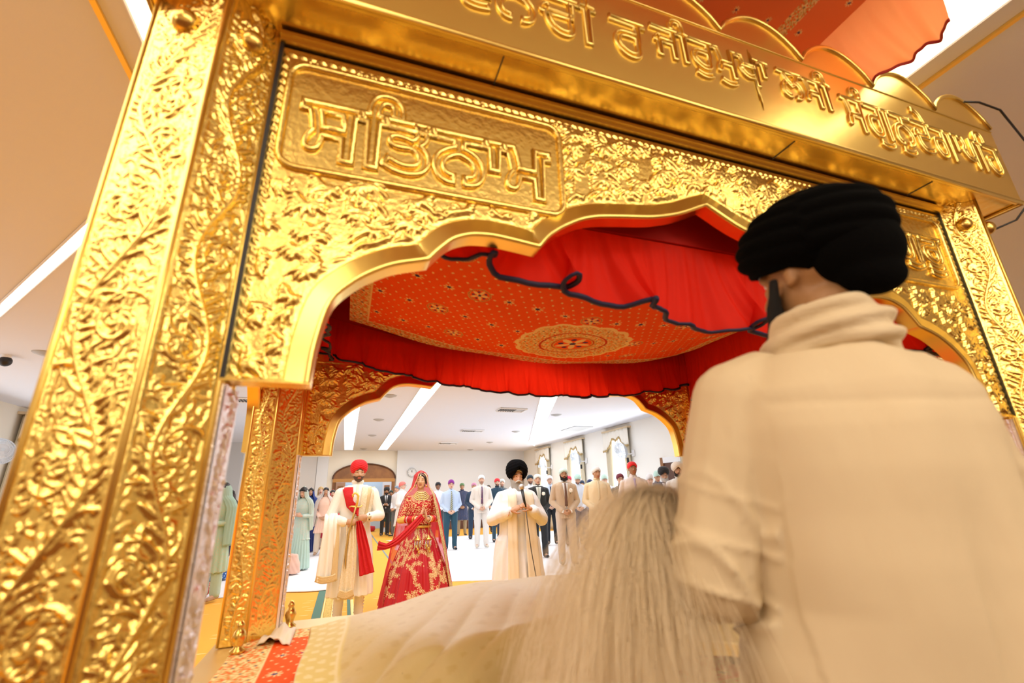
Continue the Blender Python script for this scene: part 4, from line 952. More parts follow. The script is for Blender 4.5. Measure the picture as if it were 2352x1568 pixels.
def trousers(root, pose, col, s, vox, r=(.108, .075, .062), z0=.98, bottom=.06):
    b = Blob(); torso(b, .86, z0, .004, pose.fem, n=5)
    for i in (0, 1):
        a = pose.kn[i].lerp(pose.an[i], 1); a = V(a.x, a.y - .01, bottom); b.chain([pose.hp[i], pose.kn[i], a], r)
    return b.build('trousers', cloth(col), root, vox, 2, wr_post(.003, 22, 3), s)
def shoes(root, pose, col, s, vox=.008):
    for i in (0, 1):
        b = Blob().cap(pose.an[i] + V(0, .035, -.03), pose.toe[i] + V(0, 0, 0), .038, .035, ((0, 0, 1), .85)).cap(pose.an[i] + V(0, 0, .0), pose.an[i] + V(0, -.02, -.03), .04, .042)
        b.build('sock' if col[0] > .1 or True else 'shoe', cloth(col), root, vox, 1, None, s)
def top(root, pose, col, s, vox, z0=.93, off=.012, name='shirt', fat=0.0, sl=(.062, .052, .040), cut=.93, flare=None, amp=.004, m=None, opening=0):
    b = Blob()
    if flare:      # long skirted garment: list of (z, rx, ry)
        R = [(0, .0, z, rx, ry) for z, rx, ry in flare]; R += [(0, 0, z, *[q + off for q in torso_ring(z, pose.fem, fat)]) for z in np.linspace(flare[-1][0] + .06, 1.50, 9)]; b.loft(R, p=2.2, n=36)
    else: torso(b, z0, 1.50, off, pose.fem, fat)
    b.cap(V(0, .01, 1.46), V(0, .008, 1.535), .075 * (.85 if pose.fem else 1), .057 * (.85 if pose.fem else 1))
    sleeves(b, pose, sl, cut)
    pl = wr_post(amp, 24, 5)
    def post(P, N):
        P = pl(P, N)
        if flare:
            a = np.arctan2(P[:, 1], P[:, 0]); k = np.clip((1.0 - P[:, 2]) / .5, 0, 1) * (np.abs(P[:, 0]) < .6)
            P = P + N * (k * .009 * np.sin(a * 17 + P[:, 2] * 2))[:, None]
        return P
    return b.build(name, m or cloth(col), root, vox, 2, post, s)
def collar_tie(root, pose, s, shirt, tie=None, fat=0, ext=.0, z0=1.0):
    if tie is not None:
        zs = np.linspace(1.475, z0, 14); w_ = np.interp(zs, [z0, z0 + .05, 1.40, 1.45, 1.475], [.002, .034, .017, .013, .018])
        patch('tie', zs, -w_, w_, .020 + ext, tie if isinstance(tie, bpy.types.Material) else cloth(tie), root, s, pose.fem, fat, .006, 5)
    for x in (-1, 1):
        P = np.zeros((4, 5, 3))
        for i in range(4):
            for j in range(5):
                a = j / 4; ang = x * (.12 + a * 1.5); r = .060 + .004 * i; P[i, j] = (r * math.sin(ang) * 1.0, .01 - r * math.cos(ang) * 1.05 - .006 * i, 1.535 - .030 * i / 3 * (1 + .4 * (1 - a)) - .012 * (1 - a))
        solid(obj('collar', gridmesh('collar', P * s), cloth(shirt), root, True), .004 * s)
def jacket(root, pose, col, s, vox, shirt, tie, z0=.82, boutonniere=False, waistcoat=None):
    patch('shirt_front', np.linspace(1.48, 1.0, 14), -np.interp(np.linspace(1.48, 1.0, 14), [1.0, 1.48], [.015, .06]), np.interp(np.linspace(1.48, 1.0, 14), [1.0, 1.48], [.015, .06]), .0235, cloth(shirt), root, s, 0, 0, .004)
    zs = np.linspace(1.475, 1.05, 14); w_ = np.interp(zs, [1.05, 1.40, 1.45, 1.475], [.030, .017, .013, .018]); patch('tie', zs, -w_, w_, .032, tie if isinstance(tie, bpy.types.Material) else cloth(tie), root, s, 0, 0, .006, 5)
    top(root, pose, col, s, vox, z0, .020, 'jacket', 0, (.070, .060, .050), .92, flare=[(z0, .195, .135), (z0 + .1, .19, .132)], amp=.003)
    for x in (-1, 1):
        zs = np.linspace(1.47, 1.04, 12); inn = np.interp(zs, [1.04, 1.47], [.004, .062]); wd = np.interp(zs, [1.04, 1.30, 1.36, 1.47], [.004, .055, .062, .030])
        l, r = (inn, inn + wd) if x > 0 else (-inn - wd, -inn)
        patch('lapel', zs, l, r, .030, cloth(tuple(min(1, c * .92) for c in col)), root, s, 0, 0, .006, 6)
        i = 0 if x < 0 else 1; a = pose.el[i].lerp(pose.wr[i], .88); c = pose.el[i].lerp(pose.wr[i], 1.0); Blob().cap(a, c, .036, .036).build('shirt_cuff', cloth(shirt), root, vox, 1, None, s)
    for x in (-1, 1): collar_tie(root, pose, s, shirt) if x < 0 else None
    for z in (1.03, .95): obj('button', Blob().ball(V(.0, -torso_ring(z)[1] - .024, z) * s, .009 * s).bm, BLACK, root)
    if boutonniere:
        rx, ry = torso_ring(1.33); c = V(.105, -ry * .85 - .035, 1.335); b = Blob()
        for k in range(9): a = k * 2.4; b.ball(c + V(math.cos(a) * .022, -.010 * (k % 3), math.sin(a) * .022), .020, (1, .7, 1))
        f_ = b.build('boutonniere', cloth((.85, .82, .72)), root, .005, 1, None, s)
        obj('stem', tube(BM(), [(c + V(0, .006, -.01)) * s, (c + V(-.015, .0, -.065)) * s], .004 * s, 6), mat('stem_green', (.05, .16, .03), .6), root)
def veil(root, pose, m, s, hood=.098, wid=.235, zb=.80, open_=(.62, .85, 1.15), name='dupatta', front=-.03, n=64, nv=60, fold=.006, tz=1.775, th=.003, asym=0.0, side=(0, 0)):
    """cloth over the head falling down the back and over the shoulders"""
    P = np.zeros((nv, n, 3)); h0 = pose.H @ HC
    for i in range(nv):
        t = i / (nv - 1); z = tz - (tz - zb) * t
        if z > 1.60: q = min(1, (tz - z) / (tz - 1.60)); rx = hood * math.sin(q * PI / 2) ** .75; ry = rx * 1.18; cy = .012
        else:
            q = (1.60 - z) / (1.60 - zb); rx = np.interp(z, [zb, 1.1, 1.36, 1.46, 1.53, 1.60], [wid * 1.05, wid, wid * .96, wid * .76, hood * 1.15, hood]); ry = np.interp(z, [zb, 1.15, 1.42, 1.60], [.19, .175, .135, hood * 1.18]); cy = .012
        op = np.interp(z, [zb, 1.3, 1.5, 1.62, 1.74], [open_[2], open_[1], open_[0], open_[0], open_[0] * .6]) 
        cx = h0.x * max(0, min(1, (z - 1.45) / .15)); cyy = cy + (h0.y - HC.y) * max(0, min(1, (z - 1.45) / .15))
        for j in range(n):
            u = j / (n - 1); a = op + (2 * PI - 2 * op) * u; f_ = fold * math.sin(j * 1.9 + 2 * math.sin(t * 5)) * min(1, t * 2)
            sd = side[0] * t if u < .5 else side[1] * t
            P[i, j] = (cx - (rx + f_) * math.sin(a) * (1 + asym * t), cyy - (ry + f_) * math.cos(a) , z + .02 * math.sin(u * 9) * t - sd * abs(math.cos(a / 2)))
    o = obj(name, gridmesh(name, P * s), m, root, True); solid(o, th * s); return o
def spot_mat(name, base, dot, scale=40, thr=.25, rough=.7, alpha=1.0, trans=0.0):
    m = mat(name, base, rough, bump=(60, .002), alpha=alpha, trans=trans); nt = m.node_tree; b = nt.nodes['Principled BSDF']
    tc = nt.nodes.new('ShaderNodeTexCoord'); vo = nt.nodes.new('ShaderNodeTexVoronoi'); vo.inputs['Scale'].default_value = scale; nt.links.new(tc.outputs['Object'], vo.inputs[0])
    l = nt.nodes.new('ShaderNodeMath'); l.operation = 'LESS_THAN'; l.inputs[1].default_value = thr; nt.links.new(vo.outputs['Distance'], l.inputs[0])
    mx = nt.nodes.new('ShaderNodeMix'); mx.data_type = 'RGBA'; mx.inputs[6].default_value = (*base, 1); mx.inputs[7].default_value = (*dot, 1)
    nt.links.new(l.outputs[0], mx.inputs[0]); nt.links.new(mx.outputs[2], b.inputs['Base Color']); return m
def stripe_mat(name, a, c, ang=.8, scale=60):
    m = mat(name, a, .5); nt = m.node_tree; b = nt.nodes['Principled BSDF']; tc = nt.nodes.new('ShaderNodeTexCoord'); mp = nt.nodes.new('ShaderNodeMapping'); mp.inputs['Rotation'].default_value = (0, ang, 0)
    wv = nt.nodes.new('ShaderNodeTexWave'); wv.inputs['Scale'].default_value = scale / 6.28; nt.links.new(tc.outputs['Object'], mp.inputs[0]); nt.links.new(mp.outputs[0], wv.inputs[0])
    r = nt.nodes.new('ShaderNodeValToRGB'); r.color_ramp.interpolation = 'CONSTANT'; r.color_ramp.elements[0].color = (*a, 1); r.color_ramp.elements[1].color = (*c, 1); r.color_ramp.elements[1].position = .5
    nt.links.new(wv.outputs[0], r.inputs[0]); nt.links.new(r.outputs[0], b.inputs['Base Color']); return m
GRP = None
def man(label, x, y, H, face=0.0, sk='tan', outfit='shirt', col=(.7, .75, .85), leg=(.03, .035, .05), wrap=None, wcol=(.8, .8, .8), brd=None, tie=None, shirt=(.8, .8, .82), shoe=(.02, .02, .025), pose='clasp', head=(0, 0, 0), specs=False, fat=0, vox=.010, bout=False, stub=None, age=0, coat_m=None, wide=1.0):
    """face: yaw in radians, 0 looks along -Y"""
    root = thing('person', label, 'person', (x, y, .022), face); s = H / 1.775; root.scale = (wide, wide, 1)
    p = make_pose(pose, 0, head); S = SK[sk]
    body(root, p, S, s, min(vox, .008), stubble=stub, age=age)
    if outfit == 'shirt':
        trousers(root, p, leg, s, vox); top(root, p, col, s, vox, .95, .012, 'shirt', fat); collar_tie(root, p, s, col, tie, fat, fat * .9, .97)
        obj('belt', tube(BM(), [V((torso_ring(.955)[0] + .016 + fat * .5) * math.cos(a), (torso_ring(.955)[1] + .017 + fat * .6) * math.sin(a), .955) * s for a in np.linspace(0, 2 * PI, 29)[:-1]], .012 * s, 6, True), BLACK, root, True)
        shoes(root, p, shoe, s)
    elif outfit == 'suit':
        trousers(root, p, leg, s, vox, (.112, .080, .066)); jacket(root, p, col, s, vox, shirt, tie if tie is not None else (.1, .05, .05), boutonniere=bout); shoes(root, p, shoe, s)
    elif outfit == 'kurta':
        trousers(root, p, leg, s, vox, (.10, .068, .052)); top(root, p, col, s, vox, 0, .018, 'kurta', fat, (.070, .060, .052), .92, flare=[(.52, .235, .175), (.7, .215, .155), (.9, .20, .145)], m=coat_m)
        patch('placket', np.linspace(1.49, 1.14, 10), -.016, .016, .022 + fat * .8, cloth(tuple(c * .92 for c in col)), root, s, 0, fat, .004, 4)
        P_ = [V(.058 * math.cos(a), .008 + .058 * math.sin(a), 1.54) * s for a in np.linspace(0, 2 * PI, 25)[:-1]]; obj('collar', tube(BM(), P_, .013 * s, 6, True, 1.5), coat_m or cloth(col), root, True)
        shoes(root, p, shoe, s)
    if wrap == 'turban': turban(root, p, wcol, s)
    elif wrap == 'cap': cap_wrap(root, p, wcol, s)
    elif wrap == 'tall': cap_wrap(root, p, wcol, s, .012)
    else: hair(root, p, s, None, False)
    if brd: beard(root, p, brd[0], s, brd[1], mus=True)
    if specs: glasses(root, p, s)
    return root
def woman(label, x, y, H, face=0.0, sk='light', kam=(.5, .7, .6), kz=.42, leg=(.5, .7, .6), vm=None, hcol=None, pose='clasp', head=(0, 0, 0), vox=.010, skirt=False, kmat=None, vk={}, shoe=(.4, .25, .15), longh=True):
    root = thing('person', label, 'person', (x, y, .022), face); s = H / 1.785
    p = make_pose(pose, 1, head); body(root, p, SK[sk], s, .008); hair(root, p, s, hcol, longh)
    if skirt: 
        b = Blob().loft([(0, .0, .03, .27, .23), (0, 0, .4, .235, .20), (0, 0, .8, .19, .15), (0, 0, 1.0, .15, .11)], n=40)
        b.build('skirt', cloth(leg), root, vox, 2, lambda P, N: P + N * (.012 * np.sin(np.arctan2(P[:, 1], P[:, 0]) * 22) * np.clip((.9 - P[:, 2]), 0, .5) * 2)[:, None], s)
    else: trousers(root, p, leg, s, vox, (.11, .085, .075), .95, .10); shoes(root, p, shoe, s)
    top(root, p, kam, s, vox, 0, .014, 'kameez', 0, (.058, .048, .040), .86, flare=[(kz, .235, .17), (.65, .215, .155), (.86, .195, .14)], m=kmat)
    if vm: veil(root, p, vm, s, **vk)
    return root
VW = mat('white_gauze', (.85, .80, .76), .7, alpha=.62, trans=.3, bump=(60, .002)); VMINT = mat('mint_gauze', (.55, .75, .66), .7, alpha=.72, trans=.3, bump=(60, .002)); VMW = mat('pale_mint_gauze', (.72, .80, .72), .7, alpha=.6, trans=.3, bump=(60, .002))
# ---- women on the left
mint = spot_mat('mint_embroidery', (.40, .58, .46), (.62, .50, .36), 60, .28)
a = woman('woman in mint green embroidered kameez and gauze veil, clasping hands, nearest on the left', -1.74, 8.3, 1.62, -.55 + 0, 'light', (.4, .58, .46), .40, (.42, .58, .50), VMINT, pose='chest', head=(.15, 0, .0), kmat=mint, vk=dict(hood=.11, wid=.27, zb=.78, open_=(.55, .8, .9)))
for k in range(5): obj('bangle', tube(BM(), [Vector((-.10, -.19, 1.03)) * .907 + Vector((.028 * math.cos(t_) + .012 * k, .028 * math.sin(t_) * .6, .028 * math.sin(t_) - .006 * k + .05)) for t_ in np.linspace(0, 6.28, 13)[:-1]], .0035, 5, True), BRASS, a)
woman('woman in a dark patterned shawl over her head, behind the mint green veil', -2.75, 13.9, 1.62, -.1, 'brown', (.05, .04, .05), .42, (.04, .035, .05), spot_mat('dark_shawl', (.045, .03, .035), (.25, .12, .08), 50, .22), vk=dict(open_=(.62, .35, .3)))
lm = spot_mat('pale_mint_embroidery', (.50, .66, .60), (.75, .62, .52), 60, .3)
woman('woman in pale mint tunic and flared skirt with white veil, beside the gold pillar', -.82, 10.9, 1.60, -.35, 'light', (.5, .66, .6), .62, (.48, .68, .62), VMW, pose='chest', head=(.30, 0, 0), skirt=True, kmat=lm, vk=dict(wid=.25, zb=.80))
woman('woman under a light blue headscarf, peeking behind the royal blue sari', -1.02, 15.3, 1.64, .1, 'fair', (.25, .40, .62), .42, (.2, .3, .5), cloth((.30, .45, .68)), vk=dict(open_=(.6, .3, .3)))
woman('woman in a royal blue sari with orange border over her head', -.92, 14.4, 1.65, .0, 'tan', (.01, .035, .20), .10, (.01, .03, .18), spot_mat('royal_blue', (.008, .03, .19), (.35, .40, .60), 30, .10), skirt=True, vk=dict(open_=(.62, .5, .6), wid=.25, zb=.62))
woman('blonde woman half hidden behind the peach kameez', -.70, 15.0, 1.70, .1, 'fair', (.7, .6, .5), .42, (.5, .4, .3), None, hcol=(.55, .36, .14))
woman('woman in peach kameez with a white gauze veil and long black hair, hands folded', -.50, 13.5, 1.64, .0, 'tan', (.86, .58, .45), .56, (.70, .58, .46), VW, vk=dict(open_=(.5, .7, 1.0), wid=.26, zb=.72))
woman('woman wrapped in a bright red headscarf, just left of the groom', -.34, 13.9, 1.58, .05, 'light', (.6, .02, .05), .42, (.3, .02, .05), cloth((.75, .02, .06)), vk=dict(open_=(.62, .2, .2)))
# ---- men, left to right
man('man with black turban, black beard and black suit standing in the doorway', 1.46, 18.9, 1.68, -.1, 'brown', 'suit', (.012, .012, .014), (.012, .012, .014), 'turban', (.01, .01, .012), ((.01, .008, .008), .04), (.02, .02, .02), pose='chest', vox=.013)
man('man in a dark green coat at the edge of the doorway', 1.66, 19.3, 1.60, -.1, 'brown', 'kurta', (.01, .06, .04), (.02, .05, .04), 'cap', (.02, .05, .04), vox=.013)
man('man with a blue grey cap behind the salmon head wrap', 1.78, 18.2, 1.74, -.9, 'light', 'shirt', (.7, .7, .72), (.13, .14, .15), 'cap', (.18, .26, .36), vox=.013)
man('man with salmon pink head wrap in a white shirt, turned to the right', 1.60, 14.9, 1.78, .95, 'fair', 'kurta', (.80, .78, .75), (.7, .7, .68), 'cap', (.80, .20, .17), pose='chest', specs=True)
man('young man with black cap and white shirt between the veil and the blue shirt', 2.66, 14.7, 1.74, -.1, 'dark', 'shirt', (.75, .77, .82), (.05, .05, .06), 'cap', (.015, .015, .02))
man('man with purple head wrap, light blue shirt and striped tie', 2.66, 12.75, 1.73, -.1, 'fair', 'shirt', (.50, .64, .86), (.012, .07, .12), 'tall', (.25, .02, .28), tie=stripe_mat('striped_tie', (.08, .13, .12), (.5, .5, .35)), specs=True, fat=.035, shoe=(.01, .012, .02))
man('man with green head wrap and dark patterned kurta', 3.95, 17.0, 1.76, -.15, 'brown', 'kurta', (.05, .06, .11), (.35, .24, .12), 'cap', (.12, .22, .09), coat_m=spot_mat('dark_kurta', (.035, .045, .10), (.16, .10, .08), 26, .22), vox=.013)
man('man in navy suit with pink checked head wrap, hidden behind the white suit', 3.98, 15.4, 1.72, -.15, 'tan', 'suit', (.02, .045, .09), (.02, .045, .09), 'cap', (.60, .25, .38), vox=.012)
man('man in an off-white suit with flowered tie and white head wrap', 3.52, 12.8, 1.85, -.15, 'light', 'suit', (.80, .74, .67), (.80, .77, .73), 'cap', (.82, .85, .85), tie=spot_mat('flowered_tie', (.10, .05, .12), (.45, .12, .10), 40, .3), shirt=(.80, .76, .76), shoe=(.7, .62, .5), stub=(.38, .25, .18))
man('man with short dark hair far behind, between two other guests', 5.15, 17.7, 1.70, -.2, 'tan', 'shirt', (.3, .3, .35), (.03, .03, .04), vox=.014)
man('man with red dotted head wrap and dark navy tunic', 4.35, 14.0, 1.80, -.15, 'light', 'kurta', (.012, .045, .08), (.02, .06, .09), 'cap', (.78, .02, .03), stub=(.12, .07, .05), vox=.011)
man('man with pale cap and moustache in a dark grey shirt, behind the singer', 4.70, 14.6, 1.80, -.2, 'light', 'shirt', (.12, .13, .13), (.05, .05, .06), 'cap', (.66, .70, .64), vox=.012, stub=(.35, .22, .15))
man('bearded man with black cap behind the right shoulder of the singer', 4.62, 11.9, 1.80, -.2, 'tan', 'shirt', (.75, .76, .78), (.03, .03, .04), 'cap', (.012, .03, .045), stub=(.10, .06, .04))
man('man in black suit with white boutonniere and white head wrap', 4.10, 10.1, 1.74, -.25, 'light', 'suit', (.013, .015, .016), (.013, .017, .022), 'cap', (.80, .85, .80), tie=(.5, .52, .45), bout=True, shirt=(.72, .76, .72))
man('man with glasses, white head wrap and pale blue shirt', 5.42, 12.45, 1.80, -.25, 'light', 'shirt', (.60, .68, .80), (.012, .014, .02), 'cap', (.84, .82, .84), specs=True, tie=(.03, .04, .08))
man('bearded man in beige suit with mint head wrap, glasses and white boutonniere', 4.19, 8.9, 1.80, -.25, 'tan', 'suit', (.58, .45, .32), (.60, .50, .41), 'cap', (.60, .78, .74), ((.012, .01, .008), .028), (.16, .09, .07), shirt=(.8, .8, .8), bout=True, specs=True, shoe=(.2, .18, .16), vox=.008)
man('guest with a red head wrap hidden behind the beige suit', 5.75, 11.9, 1.76, -.3, 'light', 'shirt', (.6, .6, .6), (.03, .03, .04), 'cap', (.75, .04, .08), vox=.013)
man('man with mint head wrap looking down, white shirt and blue jeans', 5.46, 10.8, 1.78, -.35, 'light', 'shirt', (.72, .78, .88), (.03, .05, .12), 'cap', (.50, .74, .66), head=(.5, 0, 0), stub=(.16, .09, .06))
man('dark haired guest in a blue patterned cap behind the cream kurta, left one', 6.20, 12.0, 1.64, -.35, 'tan', 'shirt', (.1, .12, .2), (.03, .03, .04), 'cap', (.02, .04, .08), vox=.013)
man('guest in a navy dotted cap behind the cream kurta, right one', 6.62, 12.3, 1.67, -.35, 'tan', 'shirt', (.12, .12, .16), (.03, .03, .04), 'cap', (.02, .03, .10), vox=.013)
man('man in cream kurta with white head wrap, hands folded, beside the beige suit', 4.76, 8.55, 1.80, -.35, 'tan', 'kurta', (.86, .76, .52), (.8, .74, .6), 'cap', (.82, .80, .78), head=(0, 0, .2), vox=.008, coat_m=mat('cream_embroidered_kurta', (.86, .74, .50), .6, bump=(50, .006)), fat=.01)
man('man with mint head wrap looking down, right of the cream kurta', 6.35, 11.0, 1.76, -.4, 'light', 'shirt', (.7, .72, .75), (.04, .04, .06), 'cap', (.55, .74, .64), head=(.35, 0, 0))
man('guest with maroon head wrap half hidden behind the red head wrap', 5.55, 8.95, 1.68, -.3, 'fair', 'shirt', (.25, .2, .15), (.04, .04, .06), 'cap', (.18, .02, .04), specs=True)
man('young man with bright red head wrap, white shirt and lavender tie', 5.06, 7.7, 1.84, -.4, 'brown', 'shirt', (.80, .74, .72), (.04, .04, .06), 'cap', (.85, .02, .025), tie=(.45, .40, .66), head=(-.05, 0, .1), vox=.008)
man('elderly guest under a plain white head covering on the right', 6.57, 9.35, 1.68, -.4, 'fair', 'kurta', (.75, .75, .75), (.7, .7, .7), 'tall', (.84, .84, .85), head=(.3, 0, 0), age=1)
man('man with mint green head wrap bowing, left of the black turban', 7.0, 9.65, 1.76, -.5, 'tan', 'shirt', (.10, .12, .2), (.04, .04, .06), 'tall', (.52, .74, .66), head=(.35, 0, .1), vox=.012)
man('grey bearded man with black turban and glasses in a navy jacket', 6.15, 8.25, 1.74, -.5, 'light', 'suit', (.03, .06, .12), (.03, .04, .06), 'turban', (.01, .012, .016), ((.55, .55, .55), .04), (.3, .3, .3), specs=True, age=2, head=(.2, 0, .1))
man('man with white turban and dark beard beside the arm of the attendant', 6.20, 7.85, 1.80, -.5, 'tan', 'kurta', (.8, .78, .74), (.7, .7, .68), 'turban', (.84, .76, .66), ((.02, .015, .012), .03))
# things on the floor by the women
bg = thing('drawstring_bag', 'round red and gold embroidered bag on the white sheet at the left', 'bag', (-1.93, 8.62, .025))
obj('bag_body', lathe(BM(), [(.001, 0), (.10, .0), (.155, .05), (.16, .11), (.12, .19), (.05, .25), (.03, .27), (.06, .30), (.001, .30)], n=28), spot_mat('red_gold_bag', (.45, .04, .03), (.75, .55, .30), 45, .38), bg, True)
obj('drawstring', tube(BM(), [(.035 * math.cos(a), .035 * math.sin(a), .265) for a in np.linspace(0, 6.28, 17)[:-1]], .008, 6, True), cloth((.7, .5, .2)), bg)
b = Blob().loft([(0, 0, .02, .26, .2), (0, 0, .12, .25, .19), (0, 0, .26, .15, .12), (0, .02, .30, .05, .05)])
o = b.build('folded_shawl', spot_mat('blue_floral_cloth', (.02, .10, .35), (.55, .65, .75), 24, .25), None, .012, 2, lambda P, N: P + N * wob(P, 20, .012)[:, None]); o.location = (-2.15, 10.35, .02); tag(o, 'heap of blue flowered cloth on the white sheet behind the mint green dress', 'shawl')
b = Blob().loft([(0, 0, .02, .19, .14), (0, 0, .15, .18, .13), (0, 0, .33, .14, .10), (0, 0, .36, .05, .04)])
o = b.build('draped_bundle', cloth((.80, .52, .42)), None, .012, 2, lambda P, N: P + N * wob(P, 18, .014)[:, None]); o.location = (-.90, 10.35, .02); tag(o, 'peach cloth bundle on the white sheet beside the gold pillar', 'bundle')

# ================================================================== the groom
G = thing('person', 'groom in cream coat, red turban and red sash, holding a sword', 'person', (.125, 6.1, .01), 0.02); s = .98
p = make_pose('clasp', 0, (0.02, 0, .10)); p.gaze = .1
p.el = [V(-.285, -.03, 1.135), V(.285, -.02, 1.14)]; p.wr = [V(-.115, -.235, 1.085), V(.135, -.235, 1.135)]
def gh(b):
    hand(b, p.wr[0], V(.9, -.25, .05), V(.25, .9, .0), -1, 1.0, .55, .01); hand(b, p.wr[1], V(-.9, -.28, -.06), V(-.25, .9, 0), 1, 1.0, .5, .01)
p.handfn = gh
body(G, p, (.56, .33, .20), s, .005, 'custom', stubble=(.10, .055, .04)); turban(G, p, mat('red_turban', (.72, .010, .018), .7, bump=(26, .006, (1, 1, 5))), s, (.103, .118, .100), .070, .040, -.012, -.05, .022, 'turban', 9, .006, 96, 50)
cream = mat('cream_coat', (.88, .82, .66), .6, bump=(70, .003)); creamw = mat('white_coat_silk', (.92, .89, .82), .6, bump=(40, .003))
trousers(G, p, (.82, .76, .68), s, .007, (.10, .062, .048), .95, .05)
for i in (0, 1):
    obj('trouser_gathers', tube(BM(), [V(p.an[i].x + (.050 + .004 * math.sin(k * 2)) * math.cos(k * .7), p.an[i].y + .05 * math.sin(k * .7), .06 + k * .0035) * s for k in range(60)], .008, 6), cloth((.82, .76, .68)), G, True)
shoes(G, p, (.80, .70, .5), s, .006)
top(G, p, None, s, .006, 0, .020, 'coat', .0, (.074, .064, .052), .90, flare=[(.30, .255, .19), (.5, .245, .18), (.7, .228, .165), (.9, .208, .148)], m=creamw, amp=.0035)
obj('coat_collar', tube(BM(), [V(.060 * math.sin(a), .008 - .060 * math.cos(a), 1.535 + .012 * math.cos(a)) * s for a in np.linspace(.15, 2 * PI - .15, 28)], .013, 6, flat=1.8), creamw, G, True)
patch('coat_placket', np.linspace(1.50, .95, 16), -.012, .012, .026, cream, G, s, 0, 0, .005, 4)
for z in (1.40, 1.32): obj('button', Blob().ball(V(0, -torso_ring(z)[1] - .034, z) * s, .008).bm, GOLDC, G)
# red sash over the right shoulder down to the hands
redm = mat('red_sash', (.60, .006, .012), .65, bump=(30, .006, (1, 1, 4)))
zs = np.linspace(1.475, 1.17, 20)
patch('sash', zs, np.interp(zs, [1.17, 1.25, 1.475], [-.02, -.11, -.178]), np.interp(zs, [1.17, 1.25, 1.32, 1.475], [.06, .03, -.045, -.055]), .030, redm, G, s, 0, 0, .010, 16, extra=.01)
def ribbon(name, cen, wid, m, parent, s=1.0, n=12, side=V(1, 0, 0), fold=.012, k=9.0, th=.008, bord=None, sm=14):
    """cloth band along a centre line; wid = widths; gathered into folds across"""
    cen = [Vector(c) for c in cen]; t = np.linspace(0, 1, len(cen)); tt = np.linspace(0, 1, len(cen) * sm)
    C = np.array([[np.interp(x, t, [c[i] for c in cen]) for i in range(3)] for x in tt])
    for _ in range(sm): C[1:-1] = (C[:-2] + C[2:]) / 2
    W = np.interp(tt, t, wid); P = np.zeros((len(tt), n, 3)); sd = np.array(side)
    for i in range(len(tt)):
        d = C[min(i + 1, len(tt) - 1)] - C[max(i - 1, 0)]; d /= np.linalg.norm(d) + 1e-9; a = sd - d * (sd @ d); a /= np.linalg.norm(a); nn = np.cross(a, d)
        for j in range(n): u = j / (n - 1) - .5; P[i, j] = C[i] + a * u * W[i] + nn * fold * math.sin(u * k * 2 + 1.5 * math.sin(tt[i] * 4))
    o = obj(name, gridmesh(name, P * s), m, parent, True); solid(o, th * s); return o
ribbon('sash_tail', [(.03, -.27, 1.10), (.06, -.25, 1.0), (.11, -.25, .80), (.165, -.26, .53)], [.05, .09, .12, .16], redm, G, s, 16)
# cream shawl: over the left shoulder, across the chest, over the right forearm
shm = mat('cream_shawl', (.88, .80, .62), .6, bump=(60, .005), vary=(60, (.80, .68, .45))); shb = mat('gold_shawl_border', (.72, .56, .30), .5, .2, bump=(120, .006))
zs = np.linspace(1.478, 1.12, 20)
patch('shawl', zs, np.interp(zs, [1.12, 1.478], [.02, .055]), np.interp(zs, [1.12, 1.3, 1.478], [.14, .20, .21]), .028, shm, G, s, 0, 0, .012, 14, extra=.012)
patch('shawl_border', zs, np.interp(zs, [1.12, 1.478], [.095, .125]), np.interp(zs, [1.12, 1.478], [.125, .165]), .036, shb, G, s, 0, 0, .008, 6, extra=.012)
sh2 = ribbon('shawl_fall', [(-.26, -.10, 1.17), (-.255, -.19, 1.14), (-.25, -.22, 1.05), (-.255, -.22, .80), (-.27, -.23, .48)], [.16, .17, .18, .20, .21], creamw, G, s, 22, fold=.016)
ribbon('fall_border', [(-.20, -.215, 1.08), (-.185, -.24, .80), (-.185, -.25, .49)], [.05, .055, .07], shb, G, s, 8, fold=.003)
ribbon('fall_hem', [(-.372, -.235, .525), (-.30, -.26, .50), (-.20, -.265, .515), (-.165, -.25, .53)], [.07, .07, .07, .07], shb, G, s, 6, V(0, 0, 1), fold=.003)
ribbon('shawl_end', [(-.05, -.24, 1.06), (-.03, -.235, .85), (-.035, -.23, .6), (-.05, -.235, .29)], [.10, .12, .155, .17], shm, G, s, 18, fold=.012)
ribbon('end_border', [(-.125, -.245, .36), (-.05, -.258, .33), (.03, -.25, .36)], [.08, .08, .08], shb, G, s, 6, V(0, 0, 1), fold=.002)
for side_, zw, xw in ((-1, 1.085, -.115), (1, 1.135, .135)):
    pass
wt = obj('watch', lathe(BM(), [(.001, 0), (.019, 0), (.021, .004), (.018, .009), (.001, .009)], n=20), mat('watch_face', (.7, .62, .45), .3, .5), G, True); wt.location = V(.150, -.272, 1.137) * s; wt.rotation_euler = (PI / 2, 0, .2)
obj('watch_strap', tube(BM(), [V(.148, -.238 + .034 * math.cos(a), 1.136 + .034 * math.sin(a)) * s for a in np.linspace(0, 2 * PI, 21)[:-1]], .007, 6, True), mat('watch_strap', (.08, .05, .04), .5), G, True)
